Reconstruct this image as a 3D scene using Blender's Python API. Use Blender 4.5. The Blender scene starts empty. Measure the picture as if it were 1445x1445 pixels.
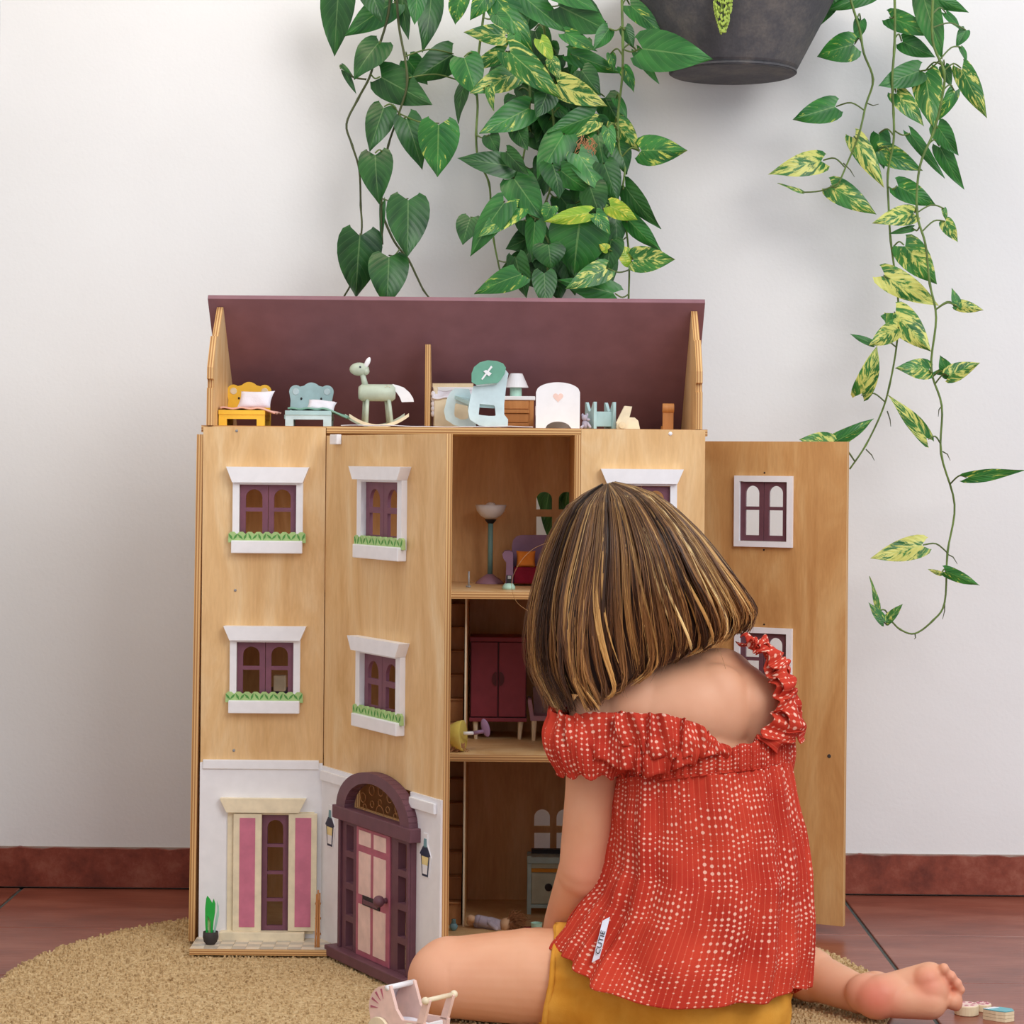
import bpy, math, random
from mathutils import Vector, Matrix, noise
random.seed(7)
PI = math.pi
S = bpy.context.scene
COL = S.collection

# ------------------------------------------------------------------ camera
FPX = 3300.0            # focal length in pixels of the 1445 px frame
CX, HY = 722.5, 655.0   # principal column and horizon row
CAMY, CAMZ = -3.78, 0.69
ROLL = math.radians(0.5)
cam_d = bpy.data.cameras.new('camera')
cam = bpy.data.objects.new('camera', cam_d); COL.objects.link(cam)
cam_d.sensor_fit = 'HORIZONTAL'; cam_d.sensor_width = 36.0
cam_d.lens = FPX / 1445.0 * 36.0
cam_d.shift_y = -(722.5 - HY) / 1445.0
cam_d.clip_start = 0.05
cam.matrix_world = Matrix.Translation((0, CAMY, CAMZ)) @ Matrix.Rotation(PI/2, 4, 'X') @ Matrix.Rotation(ROLL, 4, 'Z')
S.camera = cam

# ------------------------------------------------------------------ world, lights, exposure
w = bpy.data.worlds.new('world'); S.world = w; w.use_nodes = True
bg = w.node_tree.nodes['Background']; bg.inputs[0].default_value = (0.80, 0.885, 1.0, 1); bg.inputs[1].default_value = 0.86
def area(name, loc, target, size, power, col):
    l = bpy.data.lights.new(name, 'AREA'); l.shape = 'RECTANGLE'; l.size = size[0]; l.size_y = size[1]
    l.energy = power; l.color = col
    o = bpy.data.objects.new(name, l); COL.objects.link(o); o.location = loc
    o.rotation_euler = (Vector(target) - Vector(loc)).to_track_quat('-Z', 'Y').to_euler()
    return o
area('window_light', (1.7, -3.2, 2.5), (0.0, -0.2, 0.6), (1.9, 1.9), 66, (1.0, 0.98, 0.96))
area('ceiling_bounce_fill', (-0.7, -0.9, 2.7), (-0.5, 0.0, 0.9), (0.9, 0.6), 12, (1.0, 0.82, 0.56))  # area light added for warm ceiling bounce on the upper left wall
S.view_settings.view_transform = 'Standard'; S.view_settings.look = 'None'
S.view_settings.gamma = 1.0; S.view_settings.use_curve_mapping = False
S.view_settings.exposure = 0.09

# ------------------------------------------------------------------ pixel -> world
def unroll(px, py):
    x, y = px - CX, py - HY
    c, s = math.cos(ROLL), math.sin(ROLL)
    return (x*c + y*s, -x*s + y*c)
def P(px, py, Z):
    u, v = unroll(px, py)
    return Vector((u*Z/FPX, CAMY + Z, CAMZ - v*Z/FPX))
def frame(o, xd, nd):
    """local (s, d, z): s along the panel, d out of its face, z up"""
    xd = Vector(xd).normalized(); nd = Vector(nd).normalized()
    m = Matrix.Identity(4)
    for i in range(3):
        m[i][0] = xd[i]; m[i][1] = nd[i]; m[i][2] = (0, 0, 1)[i]; m[i][3] = o[i]
    return m
def onp(M, px, py, d=0.0):
    """(s, z) where the ray through a pixel meets the panel plane raised by d"""
    o = Vector((0, CAMY, CAMZ)); r = P(px, py, 1.0) - o
    Mi = M.inverted(); a = Mi @ o; b = Mi.to_3x3() @ r
    t = (d - a.y) / b.y; q = a + b*t
    return q.x, q.z

# ------------------------------------------------------------------ mesh builder
WL = {}
class MB:
    def __init__(s, M=None):
        s.v = []; s.f = []; s.m = []; s.uv = []; s.M = M or Matrix.Identity(4); s.c = []
    def add(s, verts, faces, mi=0, uvs=None, col=None):
        b = len(s.v); s.v += [s.M @ Vector(p) for p in verts]
        if col is not None: s.c += [col]*len(verts)
        for k, f in enumerate(faces):
            s.f.append([i+b for i in f]); s.m.append(mi)
            s.uv.append(uvs[k] if uvs else None)
        return s
    def box(s, a, b, mi=0):
        x0, y0, z0 = a; x1, y1, z1 = b
        if x0 > x1: x0, x1 = x1, x0
        if y0 > y1: y0, y1 = y1, y0
        if z0 > z1: z0, z1 = z1, z0
        v = [(x0,y0,z0),(x1,y0,z0),(x1,y1,z0),(x0,y1,z0),(x0,y0,z1),(x1,y0,z1),(x1,y1,z1),(x0,y1,z1)]
        return s.add(v, [(3,2,1,0),(4,5,6,7),(0,1,5,4),(1,2,6,5),(2,3,7,6),(3,0,4,7)], mi)
    def board(s, a, b, thin, face=0, edge=1):
        """plywood board; thin = axis of thickness; edge faces get striped UVs"""
        x0, y0, z0 = a; x1, y1, z1 = b
        v = [(x0,y0,z0),(x1,y0,z0),(x1,y1,z0),(x0,y1,z0),(x0,y0,z1),(x1,y0,z1),(x1,y1,z1),(x0,y1,z1)]
        fs = [((3,2,1,0),2),((4,5,6,7),2),((0,1,5,4),1),((1,2,6,5),0),((2,3,7,6),1),((3,0,4,7),0)]
        lo = (x0,y0,z0)[thin]; hi = (x1,y1,z1)[thin]
        for f, ax in fs:
            if ax == thin: s.add(v, [f], face)
            else:
                other = 3 - ax - thin
                uv = [((v[i][other]), (v[i][thin]-lo)/(hi-lo+1e-9)) for i in f]
                s.add(v, [f], edge, [uv])
        return s
    def prism(s, poly, d0, d1, mi=0, axis=1, emi=None):
        """extrude a 2D polygon; axis 1: poly in (x,z) along y; axis 0: (y,z) along x; axis 2: (x,y) along z"""
        def q(p, d): return (p[0], d, p[1]) if axis == 1 else ((d, p[0], p[1]) if axis == 0 else (p[0], p[1], d))
        n = len(poly); v = [q(p, d0) for p in poly] + [q(p, d1) for p in poly]
        s.add(v, [list(range(n)), list(range(2*n-1, n-1, -1))], mi)
        s.add(v, [(i, i+n, (i+1) % n + n, (i+1) % n) for i in range(n)], mi if emi is None else emi,
              [[(0,0),(0,1),(1,1),(1,0)]]*n)
        return s
    def tube(s, pts, rad, seg=8, mi=0, caps=True, col=None):
        pts = [Vector(p) for p in pts]; n = len(pts)
        if not hasattr(rad, '__len__'): rad = [rad]*n
        v = []; up = None
        for i, p in enumerate(pts):
            t = (pts[min(i+1, n-1)] - pts[max(i-1, 0)])
            if t.length < 1e-9: t = Vector((0,0,1))
            t.normalize()
            if up is None: up = t.orthogonal().normalized()
            up = (up - t*up.dot(t))
            if up.length < 1e-6: up = t.orthogonal()
            up.normalize(); sd = t.cross(up)
            for k in range(seg):
                a = 2*PI*k/seg; v.append(p + (up*math.cos(a) + sd*math.sin(a))*rad[i])
        f = [(i*seg+k, i*seg+(k+1) % seg, (i+1)*seg+(k+1) % seg, (i+1)*seg+k) for i in range(n-1) for k in range(seg)]
        if caps: f += [list(range(seg-1, -1, -1)), list(range((n-1)*seg, n*seg))]
        return s.add(v, f, mi, col=col)
    def lathe(s, prof, c, seg=24, mi=0, ax=None):
        """prof [(r, h)] about axis ax (default z) through c"""
        A = Vector(ax or (0,0,1)).normalized(); U = A.orthogonal().normalized(); V = A.cross(U); c = Vector(c)
        v = [c + A*h + (U*math.cos(2*PI*k/seg) + V*math.sin(2*PI*k/seg))*max(r, 1e-5) for r, h in prof for k in range(seg)]
        f = [(i*seg+k, i*seg+(k+1) % seg, (i+1)*seg+(k+1) % seg, (i+1)*seg+k) for i in range(len(prof)-1) for k in range(seg)]
        f += [list(range(seg-1, -1, -1)), list(range((len(prof)-1)*seg, len(prof)*seg))]
        return s.add(v, f, mi)
    def ball(s, c, r, seg=16, rings=10, mi=0, R=None):
        if (max(r) if hasattr(r, '__len__') else r) > .025 and seg < 30: seg, rings = 36, 20
        if not hasattr(r, '__len__'): r = (r, r, r)
        c = Vector(c); R = R or Matrix.Identity(3); v = []
        for j in range(rings+1):
            th = PI*j/rings
            for k in range(seg):
                a = 2*PI*k/seg
                v.append(c + R @ Vector((r[0]*math.sin(th)*math.cos(a), r[1]*math.sin(th)*math.sin(a), r[2]*math.cos(th))))
        f = [(j*seg+k, (j+1)*seg+k, (j+1)*seg+(k+1) % seg, j*seg+(k+1) % seg) for j in range(rings) for k in range(seg)]
        return s.add(v, f, mi)
    def capsule(s, a, b, ra, rb, seg=0):
        seg = seg or (32 if max(ra, rb) > .018 else 14)
        a, b = Vector(a), Vector(b); n = 6
        s.tube([a.lerp(b, i/n) for i in range(n+1)], [ra+(rb-ra)*i/n for i in range(n+1)], seg)
        s.ball(a, ra, seg, max(8, seg//2)); s.ball(b, rb, seg, max(8, seg//2)); return s
    def sheet(s, nu, nv, fn, mi=0, uvs=1.0):
        """grid surface fn(u, v) -> point; uv = (u, v) or fn may return (point, uv)"""
        v = []; t = []
        for j in range(nv+1):
            for i in range(nu+1):
                r = fn(i/nu, j/nv)
                if isinstance(r, tuple) and len(r) == 2: v.append(r[0]); t.append(r[1])
                else: v.append(r); t.append((i/nu*uvs, j/nv))
        f = []; uv = []
        for j in range(nv):
            for i in range(nu):
                q = (j*(nu+1)+i, j*(nu+1)+i+1, (j+1)*(nu+1)+i+1, (j+1)*(nu+1)+i)
                f.append(q); uv.append([t[k] for k in q])
        return s.add(v, f, mi, uv)
    def build(s, name, mats, parent=None, smooth=False, bevel=0, kind=None, label=None, solid=0, loc=None):
        me = bpy.data.meshes.new(name)
        off = Vector(WL.get(parent.name, (0,0,0))) if parent else Vector(loc or (0,0,0))
        me.from_pydata([p - off for p in s.v], [], s.f)
        if not isinstance(mats, (list, tuple)): mats = [mats]
        for m in mats: me.materials.append(m)
        if len(mats) > 1:
            me.polygons.foreach_set('material_index', [min(i, len(mats)-1) for i in s.m])
        if any(u is not None for u in s.uv):
            ul = me.uv_layers.new(name='UVMap'); flat = []
            for f, u in zip(s.f, s.uv):
                for k in range(len(f)): flat += list(u[k]) if u else [0.0, 0.0]
            ul.data.foreach_set('uv', flat)
        if s.c and len(s.c) == len(s.v):
            ca = me.color_attributes.new('tone', 'FLOAT_COLOR', 'POINT')
            fl = []
            for c in s.c: fl += [c[0], c[1], c[2], 1.0]
            ca.data.foreach_set('color', fl)
        if smooth: me.shade_smooth()
        me.update()
        o = bpy.data.objects.new(name, me); COL.objects.link(o)
        if parent: o.parent = parent
        else: o.location = off
        WL[o.name] = off
        if solid:
            md = o.modifiers.new('solid', 'SOLIDIFY'); md.thickness = solid; md.offset = 0
        if bevel:
            md = o.modifiers.new('bevel', 'BEVEL'); md.width = bevel; md.segments = 2; md.limit_method = 'ANGLE'; md.angle_limit = math.radians(40)
        if kind: o['kind'] = kind
        if label: o['label'] = label
        return o
def tag(o, label, cat, group=None):
    o['label'] = label; o['category'] = cat
    if group: o['group'] = group
    return o
def thing(name, loc, label, cat, group=None):
    o = bpy.data.objects.new(name, None); COL.objects.link(o); o.location = loc; o.empty_display_size = 0.02
    WL[o.name] = Vector(loc); return tag(o, label, cat, group)
def arc(cx, cy, r, a0, a1, n, ry=None):
    ry = ry or r
    return [(cx + r*math.cos(math.radians(a0+(a1-a0)*i/n)), cy + ry*math.sin(math.radians(a0+(a1-a0)*i/n))) for i in range(n+1)]
def smoothpath(pts, n=6):
    pts = [Vector(p) for p in pts]; out = []
    for i in range(len(pts)-1):
        p0 = pts[max(i-1, 0)]; p1 = pts[i]; p2 = pts[i+1]; p3 = pts[min(i+2, len(pts)-1)]
        for k in range(n):
            t = k/n
            out.append(0.5*((2*p1) + (p2-p0)*t + (2*p0-5*p1+4*p2-p3)*t*t + (3*p1-p0-3*p2+p3)*t**3))
    out.append(pts[-1]); return out

# ------------------------------------------------------------------ materials
def lin(r, g, b):
    f = lambda c: (c/255/12.92) if c/255 <= 0.04045 else ((c/255+0.055)/1.055)**2.4
    return (f(r), f(g), f(b), 1)
class NT:
    def __init__(s, name):
        s.m = bpy.data.materials.new(name); s.m.use_nodes = True; s.t = s.m.node_tree
        s.b = s.t.nodes['Principled BSDF']
    def n(s, ty, **kw):
        x = s.t.nodes.new(ty)
        for k, v in kw.items():
            if k.startswith('i_'):
                key = k[2:].replace('_', ' ')
                x.inputs[int(key) if key.isdigit() else key].default_value = v
            else: setattr(x, k, v)
        return x
    def l(s, a, b): s.t.links.new(a, b)
    def math(s, op, a, b=None, c=None):
        x = s.n('ShaderNodeMath', operation=op)
        for i, q in enumerate((a, b, c)):
            if q is None: continue
            if isinstance(q, (int, float)): x.inputs[i].default_value = q
            else: s.l(q, x.inputs[i])
        return x.outputs[0]
    def mix(s, fac, a, b, mode='MIX'):
        x = s.n('ShaderNodeMix', data_type='RGBA', blend_type=mode)
        for i, q in ((0, fac), (6, a), (7, b)):
            if isinstance(q, (int, float, tuple)): x.inputs[i].default_value = q
            else: s.l(q, x.inputs[i])
        return x.outputs[2]
    def ramp(s, fac, stops):
        x = s.n('ShaderNodeValToRGB'); e = x.color_ramp.elements
        while len(e) < len(stops): e.new(0.5)
        for k, (p, c) in enumerate(stops): e[k].position = p; e[k].color = c
        s.l(fac, x.inputs[0]); return x.outputs[0]
    def coord(s, which='Object', scale=(1,1,1)):
        tc = s.n('ShaderNodeTexCoord'); mp = s.n('ShaderNodeMapping'); mp.inputs['Scale'].default_value = scale
        s.l(tc.outputs[which], mp.inputs[0]); return mp.outputs[0]
    def noise(s, vec, scale, detail=4, rough=0.5, dist=0.0):
        x = s.n('ShaderNodeTexNoise'); x.inputs['Scale'].default_value = scale; x.inputs['Detail'].default_value = detail
        x.inputs['Roughness'].default_value = rough; x.inputs['Distortion'].default_value = dist
        s.l(vec, x.inputs['Vector']); return x.outputs['Fac']
    def bump(s, h, strength, dist=0.001):
        x = s.n('ShaderNodeBump'); x.inputs['Strength'].default_value = strength; x.inputs['Distance'].default_value = dist
        s.l(h, x.inputs['Height']); s.l(x.outputs[0], s.b.inputs['Normal'])
    def rough(s, v, spec=0.4): s.b.inputs['Roughness'].default_value = v; s.b.inputs['Specular IOR Level'].default_value = spec; return s
    def base(s, q):
        if isinstance(q, tuple): s.b.inputs['Base Color'].default_value = q
        else: s.l(q, s.b.inputs['Base Color'])
        return s
def paint(name, rgb, rough=0.45, var=0.06, bumps=0.12, scale=60):
    t = NT(name); v = t.coord('Object'); n = t.noise(v, scale, 3)
    c = lin(*rgb); d = tuple(x*(1-var*2) for x in c[:3]) + (1,); e = tuple(min(1, x*(1+var)) for x in c[:3]) + (1,)
    t.base(t.ramp(n, [(0.3, d), (0.7, e)])).rough(rough)
    t.bump(t.noise(v, scale*12, 2), bumps, 0.0004); return t.m

def wall_mat():
    t = NT('plaster'); v = t.coord('Object')
    n = t.noise(v, 1.4, 3); t.base(t.ramp(n, [(0.3, lin(228, 226, 224)), (0.75, lin(240, 239, 238))])).rough(0.85, 0.2)
    a = t.noise(v, 12, 5, 0.6); b = t.noise(v, 160, 2)
    t.bump(t.math('ADD', a, t.math('MULTIPLY', b, 0.25)), 0.25, 0.004); return t.m
def ply_mat(name, c0, c1, c2, grain=(3, 3, 0.8)):
    t = NT(name); v = t.coord('Object', grain)
    blot = t.noise(v, 4.6, 5, 0.62, 1.3)
    fine = t.noise(t.coord('Object', (60, 60, 7)), 6, 3, 0.6)
    c = t.ramp(blot, [(0.28, lin(*c0)), (0.5, lin(*c1)), (0.72, lin(*c2))])
    c = t.mix(t.math('MULTIPLY', t.math('SUBTRACT', fine, 0.35), 0.35), c, lin(150, 100, 55), 'MULTIPLY')
    t.base(c).rough(0.5, 0.35); t.bump(fine, 0.12, 0.0006); return t.m
def edge_mat():
    t = NT('plywood_edge'); uv = t.n('ShaderNodeUVMap'); sx = t.n('ShaderNodeSeparateXYZ'); t.l(uv.outputs[0], sx.inputs[0])
    r = t.ramp(sx.outputs[1], [(0.0, lin(225, 178, 112)), (0.2, lin(150, 92, 45)), (0.4, lin(232, 190, 128)), (0.6, lin(158, 98, 50)), (0.8, lin(236, 196, 134)), (1.0, lin(170, 110, 60))])
    t.base(r).rough(0.6); return t.m
def floor_mat():
    t = NT('glazed_terracotta'); v = t.coord('Object', (1, 3, 1))
    n = t.noise(v, 5, 6, 0.62); t.base(t.ramp(n, [(0.25, lin(108, 52, 38)), (0.5, lin(140, 76, 58)), (0.78, lin(166, 104, 84))]))
    t.b.inputs['Roughness'].default_value = 0.3; t.bump(t.noise(t.coord('Object', (1, 6, 1)), 22, 4), 0.22, 0.002); return t.m
def base_mat():
    t = NT('skirting_terracotta'); v = t.coord('Object')
    n = t.noise(v, 16, 6, 0.7); t.base(t.ramp(n, [(0.3, lin(96, 40, 28)), (0.52, lin(136, 64, 46)), (0.75, lin(166, 100, 80))])).rough(0.5)
    t.bump(t.noise(v, 60, 4), 0.4, 0.002); return t.m
def jute_mat():
    t = NT('jute'); v = t.coord('Object'); n = t.noise(v, 150, 3, 0.7); m = t.noise(v, 9, 4)
    c = t.ramp(n, [(0.25, lin(130, 100, 64)), (0.5, lin(206, 178, 134)), (0.75, lin(232, 212, 172))])
    t.base(t.mix(t.math('MULTIPLY', m, 0.3), c, lin(206, 176, 128), 'MULTIPLY')).rough(0.95, 0.1); return t.m
def skin_mat():
    t = NT('skin'); v = t.coord('Object'); n = t.noise(v, 9, 4, 0.5); f = t.noise(v, 220, 3)
    c = t.ramp(n, [(0.3, lin(216, 152, 115)), (0.7, lin(232, 177, 142))])
    # pinker heel and ball of the foot (a colour of the skin there)
    pn = t.n('ShaderNodeAttribute', attribute_name='rosy')
    t.base(t.mix(pn.outputs['Fac'], c, lin(214, 108, 86))).rough(0.5, 0.35)
    t.b.inputs['Subsurface Weight'].default_value = 0.12; t.b.inputs['Subsurface Radius'].default_value = (0.012, 0.005, 0.003)
    t.b.inputs['Subsurface Scale'].default_value = 0.5
    t.bump(f, 0.1, 0.0006); return t.m
def shirt_mat():
    t = NT('dotted_red_cotton'); uv = t.n('ShaderNodeUVMap'); sx = t.n('ShaderNodeSeparateXYZ'); t.l(uv.outputs[0], sx.inputs[0])
    U = t.math('MULTIPLY', sx.outputs[0], 1/0.0063); V = t.math('MULTIPLY', sx.outputs[1], 1/0.0076)
    cu = t.math('FLOOR', U)
    off = t.math('MULTIPLY', t.math('SINE', t.math('MULTIPLY', cu, 78.2)), 0.5)
    V2 = t.math('ADD', V, off); cv = t.math('FLOOR', V2)
    du = t.math('SUBTRACT', t.math('FRACT', U), 0.5); dv = t.math('SUBTRACT', t.math('FRACT', V2), 0.5)
    d = t.math('SQRT', t.math('ADD', t.math('POWER', t.math('MULTIPLY', t.math('ABSOLUTE', du), 0.95), 2.0), t.math('POWER', t.math('MULTIPLY', t.math('ABSOLUTE', dv), 1.1), 2.0)))
    cb = t.n('ShaderNodeCombineXYZ'); t.l(cu, cb.inputs[0]); t.l(cv, cb.inputs[1])
    wn = t.n('ShaderNodeTexWhiteNoise', noise_dimensions='2D'); t.l(cb.outputs[0], wn.inputs['Vector'])
    nz = t.noise(cb.outputs[0], 0.16, 3)
    rad = t.math('ADD', t.math('MULTIPLY', wn.outputs['Value'], 0.13), t.math('MULTIPLY', t.math('SUBTRACT', nz, 0.36), 0.95))
    rad = t.math('MINIMUM', rad, 0.31)
    dot = t.math('MULTIPLY', t.math('SUBTRACT', rad, d), 9.0)
    dn = t.n('ShaderNodeClamp'); t.l(dot, dn.inputs[0])
    ln = t.math('MULTIPLY', t.math('LESS_THAN', t.math('ABSOLUTE', du), 0.07), 0.35)
    v = t.coord('Object'); n = t.noise(v, 14, 4)
    c = t.ramp(n, [(0.3, lin(174, 45, 33)), (0.7, lin(208, 70, 49))])
    c = t.mix(ln, c, lin(232, 120, 88)); c = t.mix(t.math('MULTIPLY', dn.outputs[0], 0.9), c, lin(246, 196, 172))
    t.base(c).rough(0.85, 0.15); t.bump(t.noise(v, 500, 2), 0.25, 0.0006); return t.m
def cloth_mat(name, a, b):
    t = NT(name); v = t.coord('Object'); n = t.noise(v, 25, 4)
    t.base(t.ramp(n, [(0.3, lin(*a)), (0.7, lin(*b))])).rough(0.9, 0.12); t.bump(t.noise(v, 700, 3), 0.4, 0.0008); return t.m
def hair_mat():
    t = NT('hair'); a = t.n('ShaderNodeAttribute', attribute_name='tone')
    t.base(a.outputs['Color']).rough(0.38, 0.45); t.b.inputs['Anisotropic'].default_value = 0.4; return t.m
def pot_mat():
    t = NT('weathered_zinc'); v = t.coord('Object'); n = t.noise(v, 10, 8, 0.7); g = t.noise(v, 220, 2)
    c = t.ramp(n, [(0.25, lin(52, 52, 58)), (0.5, lin(88, 86, 88)), (0.7, lin(126, 118, 110))])
    t.base(t.mix(t.math('MULTIPLY', g, 0.6), c, lin(60, 60, 64))).rough(0.7, 0.3); t.bump(g, 0.5, 0.001); return t.m
def leaf_mat(name, dark, mid, vein, yellow, amount):
    t = NT(name); uv = t.n('ShaderNodeUVMap'); sx = t.n('ShaderNodeSeparateXYZ'); t.l(uv.outputs[0], sx.inputs[0])
    u, v = sx.outputs[0], sx.outputs[1]; av = t.math('ABSOLUTE', v)
    oi = t.n('ShaderNodeObjectInfo')
    # streaks run outwards from the midrib
    fl = t.math('SUBTRACT', u, t.math('MULTIPLY', av, 0.35))
    cb = t.n('ShaderNodeCombineXYZ'); t.l(t.math('MULTIPLY', fl, 7.0), cb.inputs[0]); t.l(t.math('MULTIPLY', v, 1.6), cb.inputs[1])
    t.l(t.math('MULTIPLY', oi.outputs['Random'], 91.0), cb.inputs[2])
    n1 = t.noise(cb.outputs[0], 1.0, 5, 0.65, 0.5)
    tone = t.noise(cb.outputs[0], 0.5, 2)
    c = t.ramp(tone, [(0.3, dark), (0.7, mid)])
    rv = t.math('ADD', t.math('MULTIPLY', oi.outputs['Random'], 0.11), amount)
    k = t.math('MULTIPLY', t.math('SUBTRACT', t.math('ADD', n1, rv), 1.0), 14.0)
    cl = t.n('ShaderNodeClamp'); t.l(k, cl.inputs[0]); c = t.mix(cl.outputs[0], c, yellow)
    # side veins and midrib
    wv = t.math('ABSOLUTE', t.math('SUBTRACT', t.math('FRACT', t.math('MULTIPLY', fl, 8.0)), 0.5))
    sv = t.math('MULTIPLY', t.math('LESS_THAN', wv, 0.045), 0.18)
    mr = t.math('MULTIPLY', t.math('LESS_THAN', av, 0.035), 0.55)
    c = t.mix(sv, c, vein); c = t.mix(mr, c, vein)
    t.base(c); t.b.inputs['Roughness'].default_value = 0.36; t.b.inputs['Specular IOR Level'].default_value = 0.45
    t.b.inputs['Subsurface Weight'].default_value = 0.0
    t.bump(wv, 0.25, 0.002)
    # light passing through the blade
    tr = t.n('ShaderNodeBsdfTranslucent'); t.l(c, tr.inputs[0]); mx = t.n('ShaderNodeMixShader'); mx.inputs[0].default_value = 0.16
    out = t.t.nodes['Material Output']; t.l(t.b.outputs[0], mx.inputs[1]); t.l(tr.outputs[0], mx.inputs[2]); t.l(mx.outputs[0], out.inputs['Surface'])
    return t.m
def glass_mat():
    t = NT('clear_acrylic'); t.b.inputs['Transmission Weight'].default_value = 1.0; t.b.inputs['Roughness'].default_value = 0.03
    t.b.inputs['IOR'].default_value = 1.02; t.b.inputs['Specular IOR Level'].default_value = 0.1; t.b.inputs['Base Color'].default_value = (0.95, 0.95, 0.95, 1); return t.m

M = {}
M['wall'] = wall_mat(); M['floor'] = floor_mat(); M['skirting'] = base_mat(); M['jute'] = jute_mat()
M['grout'] = paint('grout', (84, 90, 86), 0.8); M['lightgrout'] = paint('light_grout', (170, 150, 138), 0.8)
M['ply'] = ply_mat('birch_plywood', (214, 168, 110), (230, 190, 136), (240, 210, 164))
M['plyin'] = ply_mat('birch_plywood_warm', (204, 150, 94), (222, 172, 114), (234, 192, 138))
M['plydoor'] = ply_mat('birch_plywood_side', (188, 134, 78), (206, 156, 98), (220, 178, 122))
M['edge'] = edge_mat()
M['roof'] = paint('mauve_roof', (140, 98, 106), 0.6, 0.05, 0.25, 30)
M['mauve'] = paint('mauve_paint', (124, 76, 92), 0.5)
M['mauvedk'] = paint('dark_mauve_paint', (108, 68, 78), 0.5)
M['white'] = paint('white_paint', (240, 238, 240), 0.4, 0.02)
M['cream'] = paint('cream_paint', (238, 222, 190), 0.45)
M['pink'] = paint('pink_paint', (206, 118, 142), 0.5)
M['palepink'] = paint('pale_pink_paint', (238, 204, 192), 0.45)
M['rose'] = paint('rose_paint', (180, 98, 116), 0.45)
M['leafpaint'] = paint('light_green_felt', (172, 202, 132), 0.6); M['leafdark'] = paint('green_print', (84, 150, 70), 0.6)
M['black'] = paint('black_paint', (32, 28, 30), 0.5); M['navy'] = paint('navy_print', (34, 46, 72), 0.4)
M['teal'] = paint('teal_print', (120, 160, 168), 0.5); M['lamp'] = paint('lamp_yellow_print', (238, 216, 150), 0.5)
M['yellow'] = paint('yellow_paint', (246, 196, 62), 0.4, 0.03); M['blue'] = paint('pale_blue_paint', (176, 206, 208), 0.45)
M['paleblue'] = paint('ice_blue_paint', (204, 224, 228), 0.45); M['sage'] = paint('sage_paint', (190, 200, 180), 0.45)
M['mint'] = paint('green_paint', (108, 166, 142), 0.45); M['mintlt'] = paint('mint_paint', (178, 218, 200), 0.45)
M['pillow'] = cloth_mat('white_pillow', (226, 222, 232), (244, 240, 246)); M['peach'] = cloth_mat('peach_cloth', (226, 170, 156), (240, 192, 176))
M['greencloth'] = cloth_mat('green_cloth', (116, 158, 140), (140, 178, 160)); M['mustard'] = cloth_mat('mustard_cotton', (208, 140, 46), (228, 166, 70))
M['orangecloth'] = cloth_mat('orange_cloth', (214, 116, 34), (236, 148, 66)); M['burgcloth'] = cloth_mat('burgundy_cloth', (120, 24, 44), (150, 38, 58))
M['greycloth'] = cloth_mat('grey_mauve_cloth', (150, 120, 122), (172, 142, 142))
M['wood'] = ply_mat('honey_wood', (176, 112, 58), (196, 132, 74), (212, 154, 96)); M['palewood'] = ply_mat('pale_wood', (222, 200, 160), (232, 212, 174), (240, 224, 192))
M['burg'] = paint('burgundy_paint', (140, 52, 66), 0.5); M['burgdk'] = paint('dark_burgundy_paint', (84, 28, 34), 0.5)
M['mauvelt'] = paint('light_mauve_paint', (170, 128, 146), 0.5); M['lavender'] = paint('lavender_paint', (150, 116, 146), 0.5)
M['skin'] = skin_mat(); M['shirt'] = shirt_mat(); M['hair'] = hair_mat(); M['pot'] = pot_mat(); M['glass'] = glass_mat()
M['potdark'] = paint('dark_clay', (62, 56, 54), 0.8); M['toygreen'] = paint('bright_green_acrylic', (40, 172, 70), 0.3)
M['stem'] = paint('vine_stem', (104, 128, 60), 0.5, 0.2, 0.3, 40); M['stemdk'] = paint('dark_vine_stem', (78, 84, 46), 0.5, 0.2, 0.3, 40)
M['petiole'] = paint('leaf_stalk', (96, 116, 54), 0.5, 0.15)
M['metal'] = paint('grey_metal', (150, 150, 152), 0.35); M['tagwhite'] = paint('label_white', (222, 226, 238), 0.7)
M['dollskin'] = paint('doll_skin', (222, 180, 140), 0.5); M['straw'] = paint('straw', (176, 124, 84), 0.8); M['dollyellow'] = cloth_mat('yellow_felt', (214, 190, 90), (232, 212, 120))
M['stripe'] = cloth_mat('lilac_cloth', (170, 160, 176), (206, 196, 206)); M['tealtop'] = paint('turquoise_paint', (104, 178, 186), 0.4)
M['stairwood'] = ply_mat('stair_wood', (150, 98, 54), (172, 118, 70), (196, 146, 96)); M['eye'] = paint('eye_white', (236, 232, 228), 0.2); M['iris'] = paint('iris_brown', (70, 44, 28), 0.2)
G = lambda *c: lin(*c)
L0 = leaf_mat('leaf_dark', G(24, 66, 28), G(50, 106, 42), G(110, 144, 88), G(60, 110, 50), 0.0)
L1 = leaf_mat('leaf_green', G(28, 84, 34), G(58, 130, 52), G(120, 160, 90), G(150, 180, 70), 0.22)
L2 = leaf_mat('leaf_flecked', G(28, 92, 38), G(62, 138, 54), G(130, 170, 90), G(200, 208, 92), 0.37)
L3 = leaf_mat('leaf_variegated', G(34, 98, 40), G(74, 142, 58), G(170, 196, 110), G(212, 212, 112), 0.455)
L4 = leaf_mat('leaf_lime', G(120, 168, 44), G(168, 196, 56), G(200, 214, 110), G(222, 216, 80), 0.42)
LEAFM = [L0, L1, L2, L3, L4]
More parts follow.
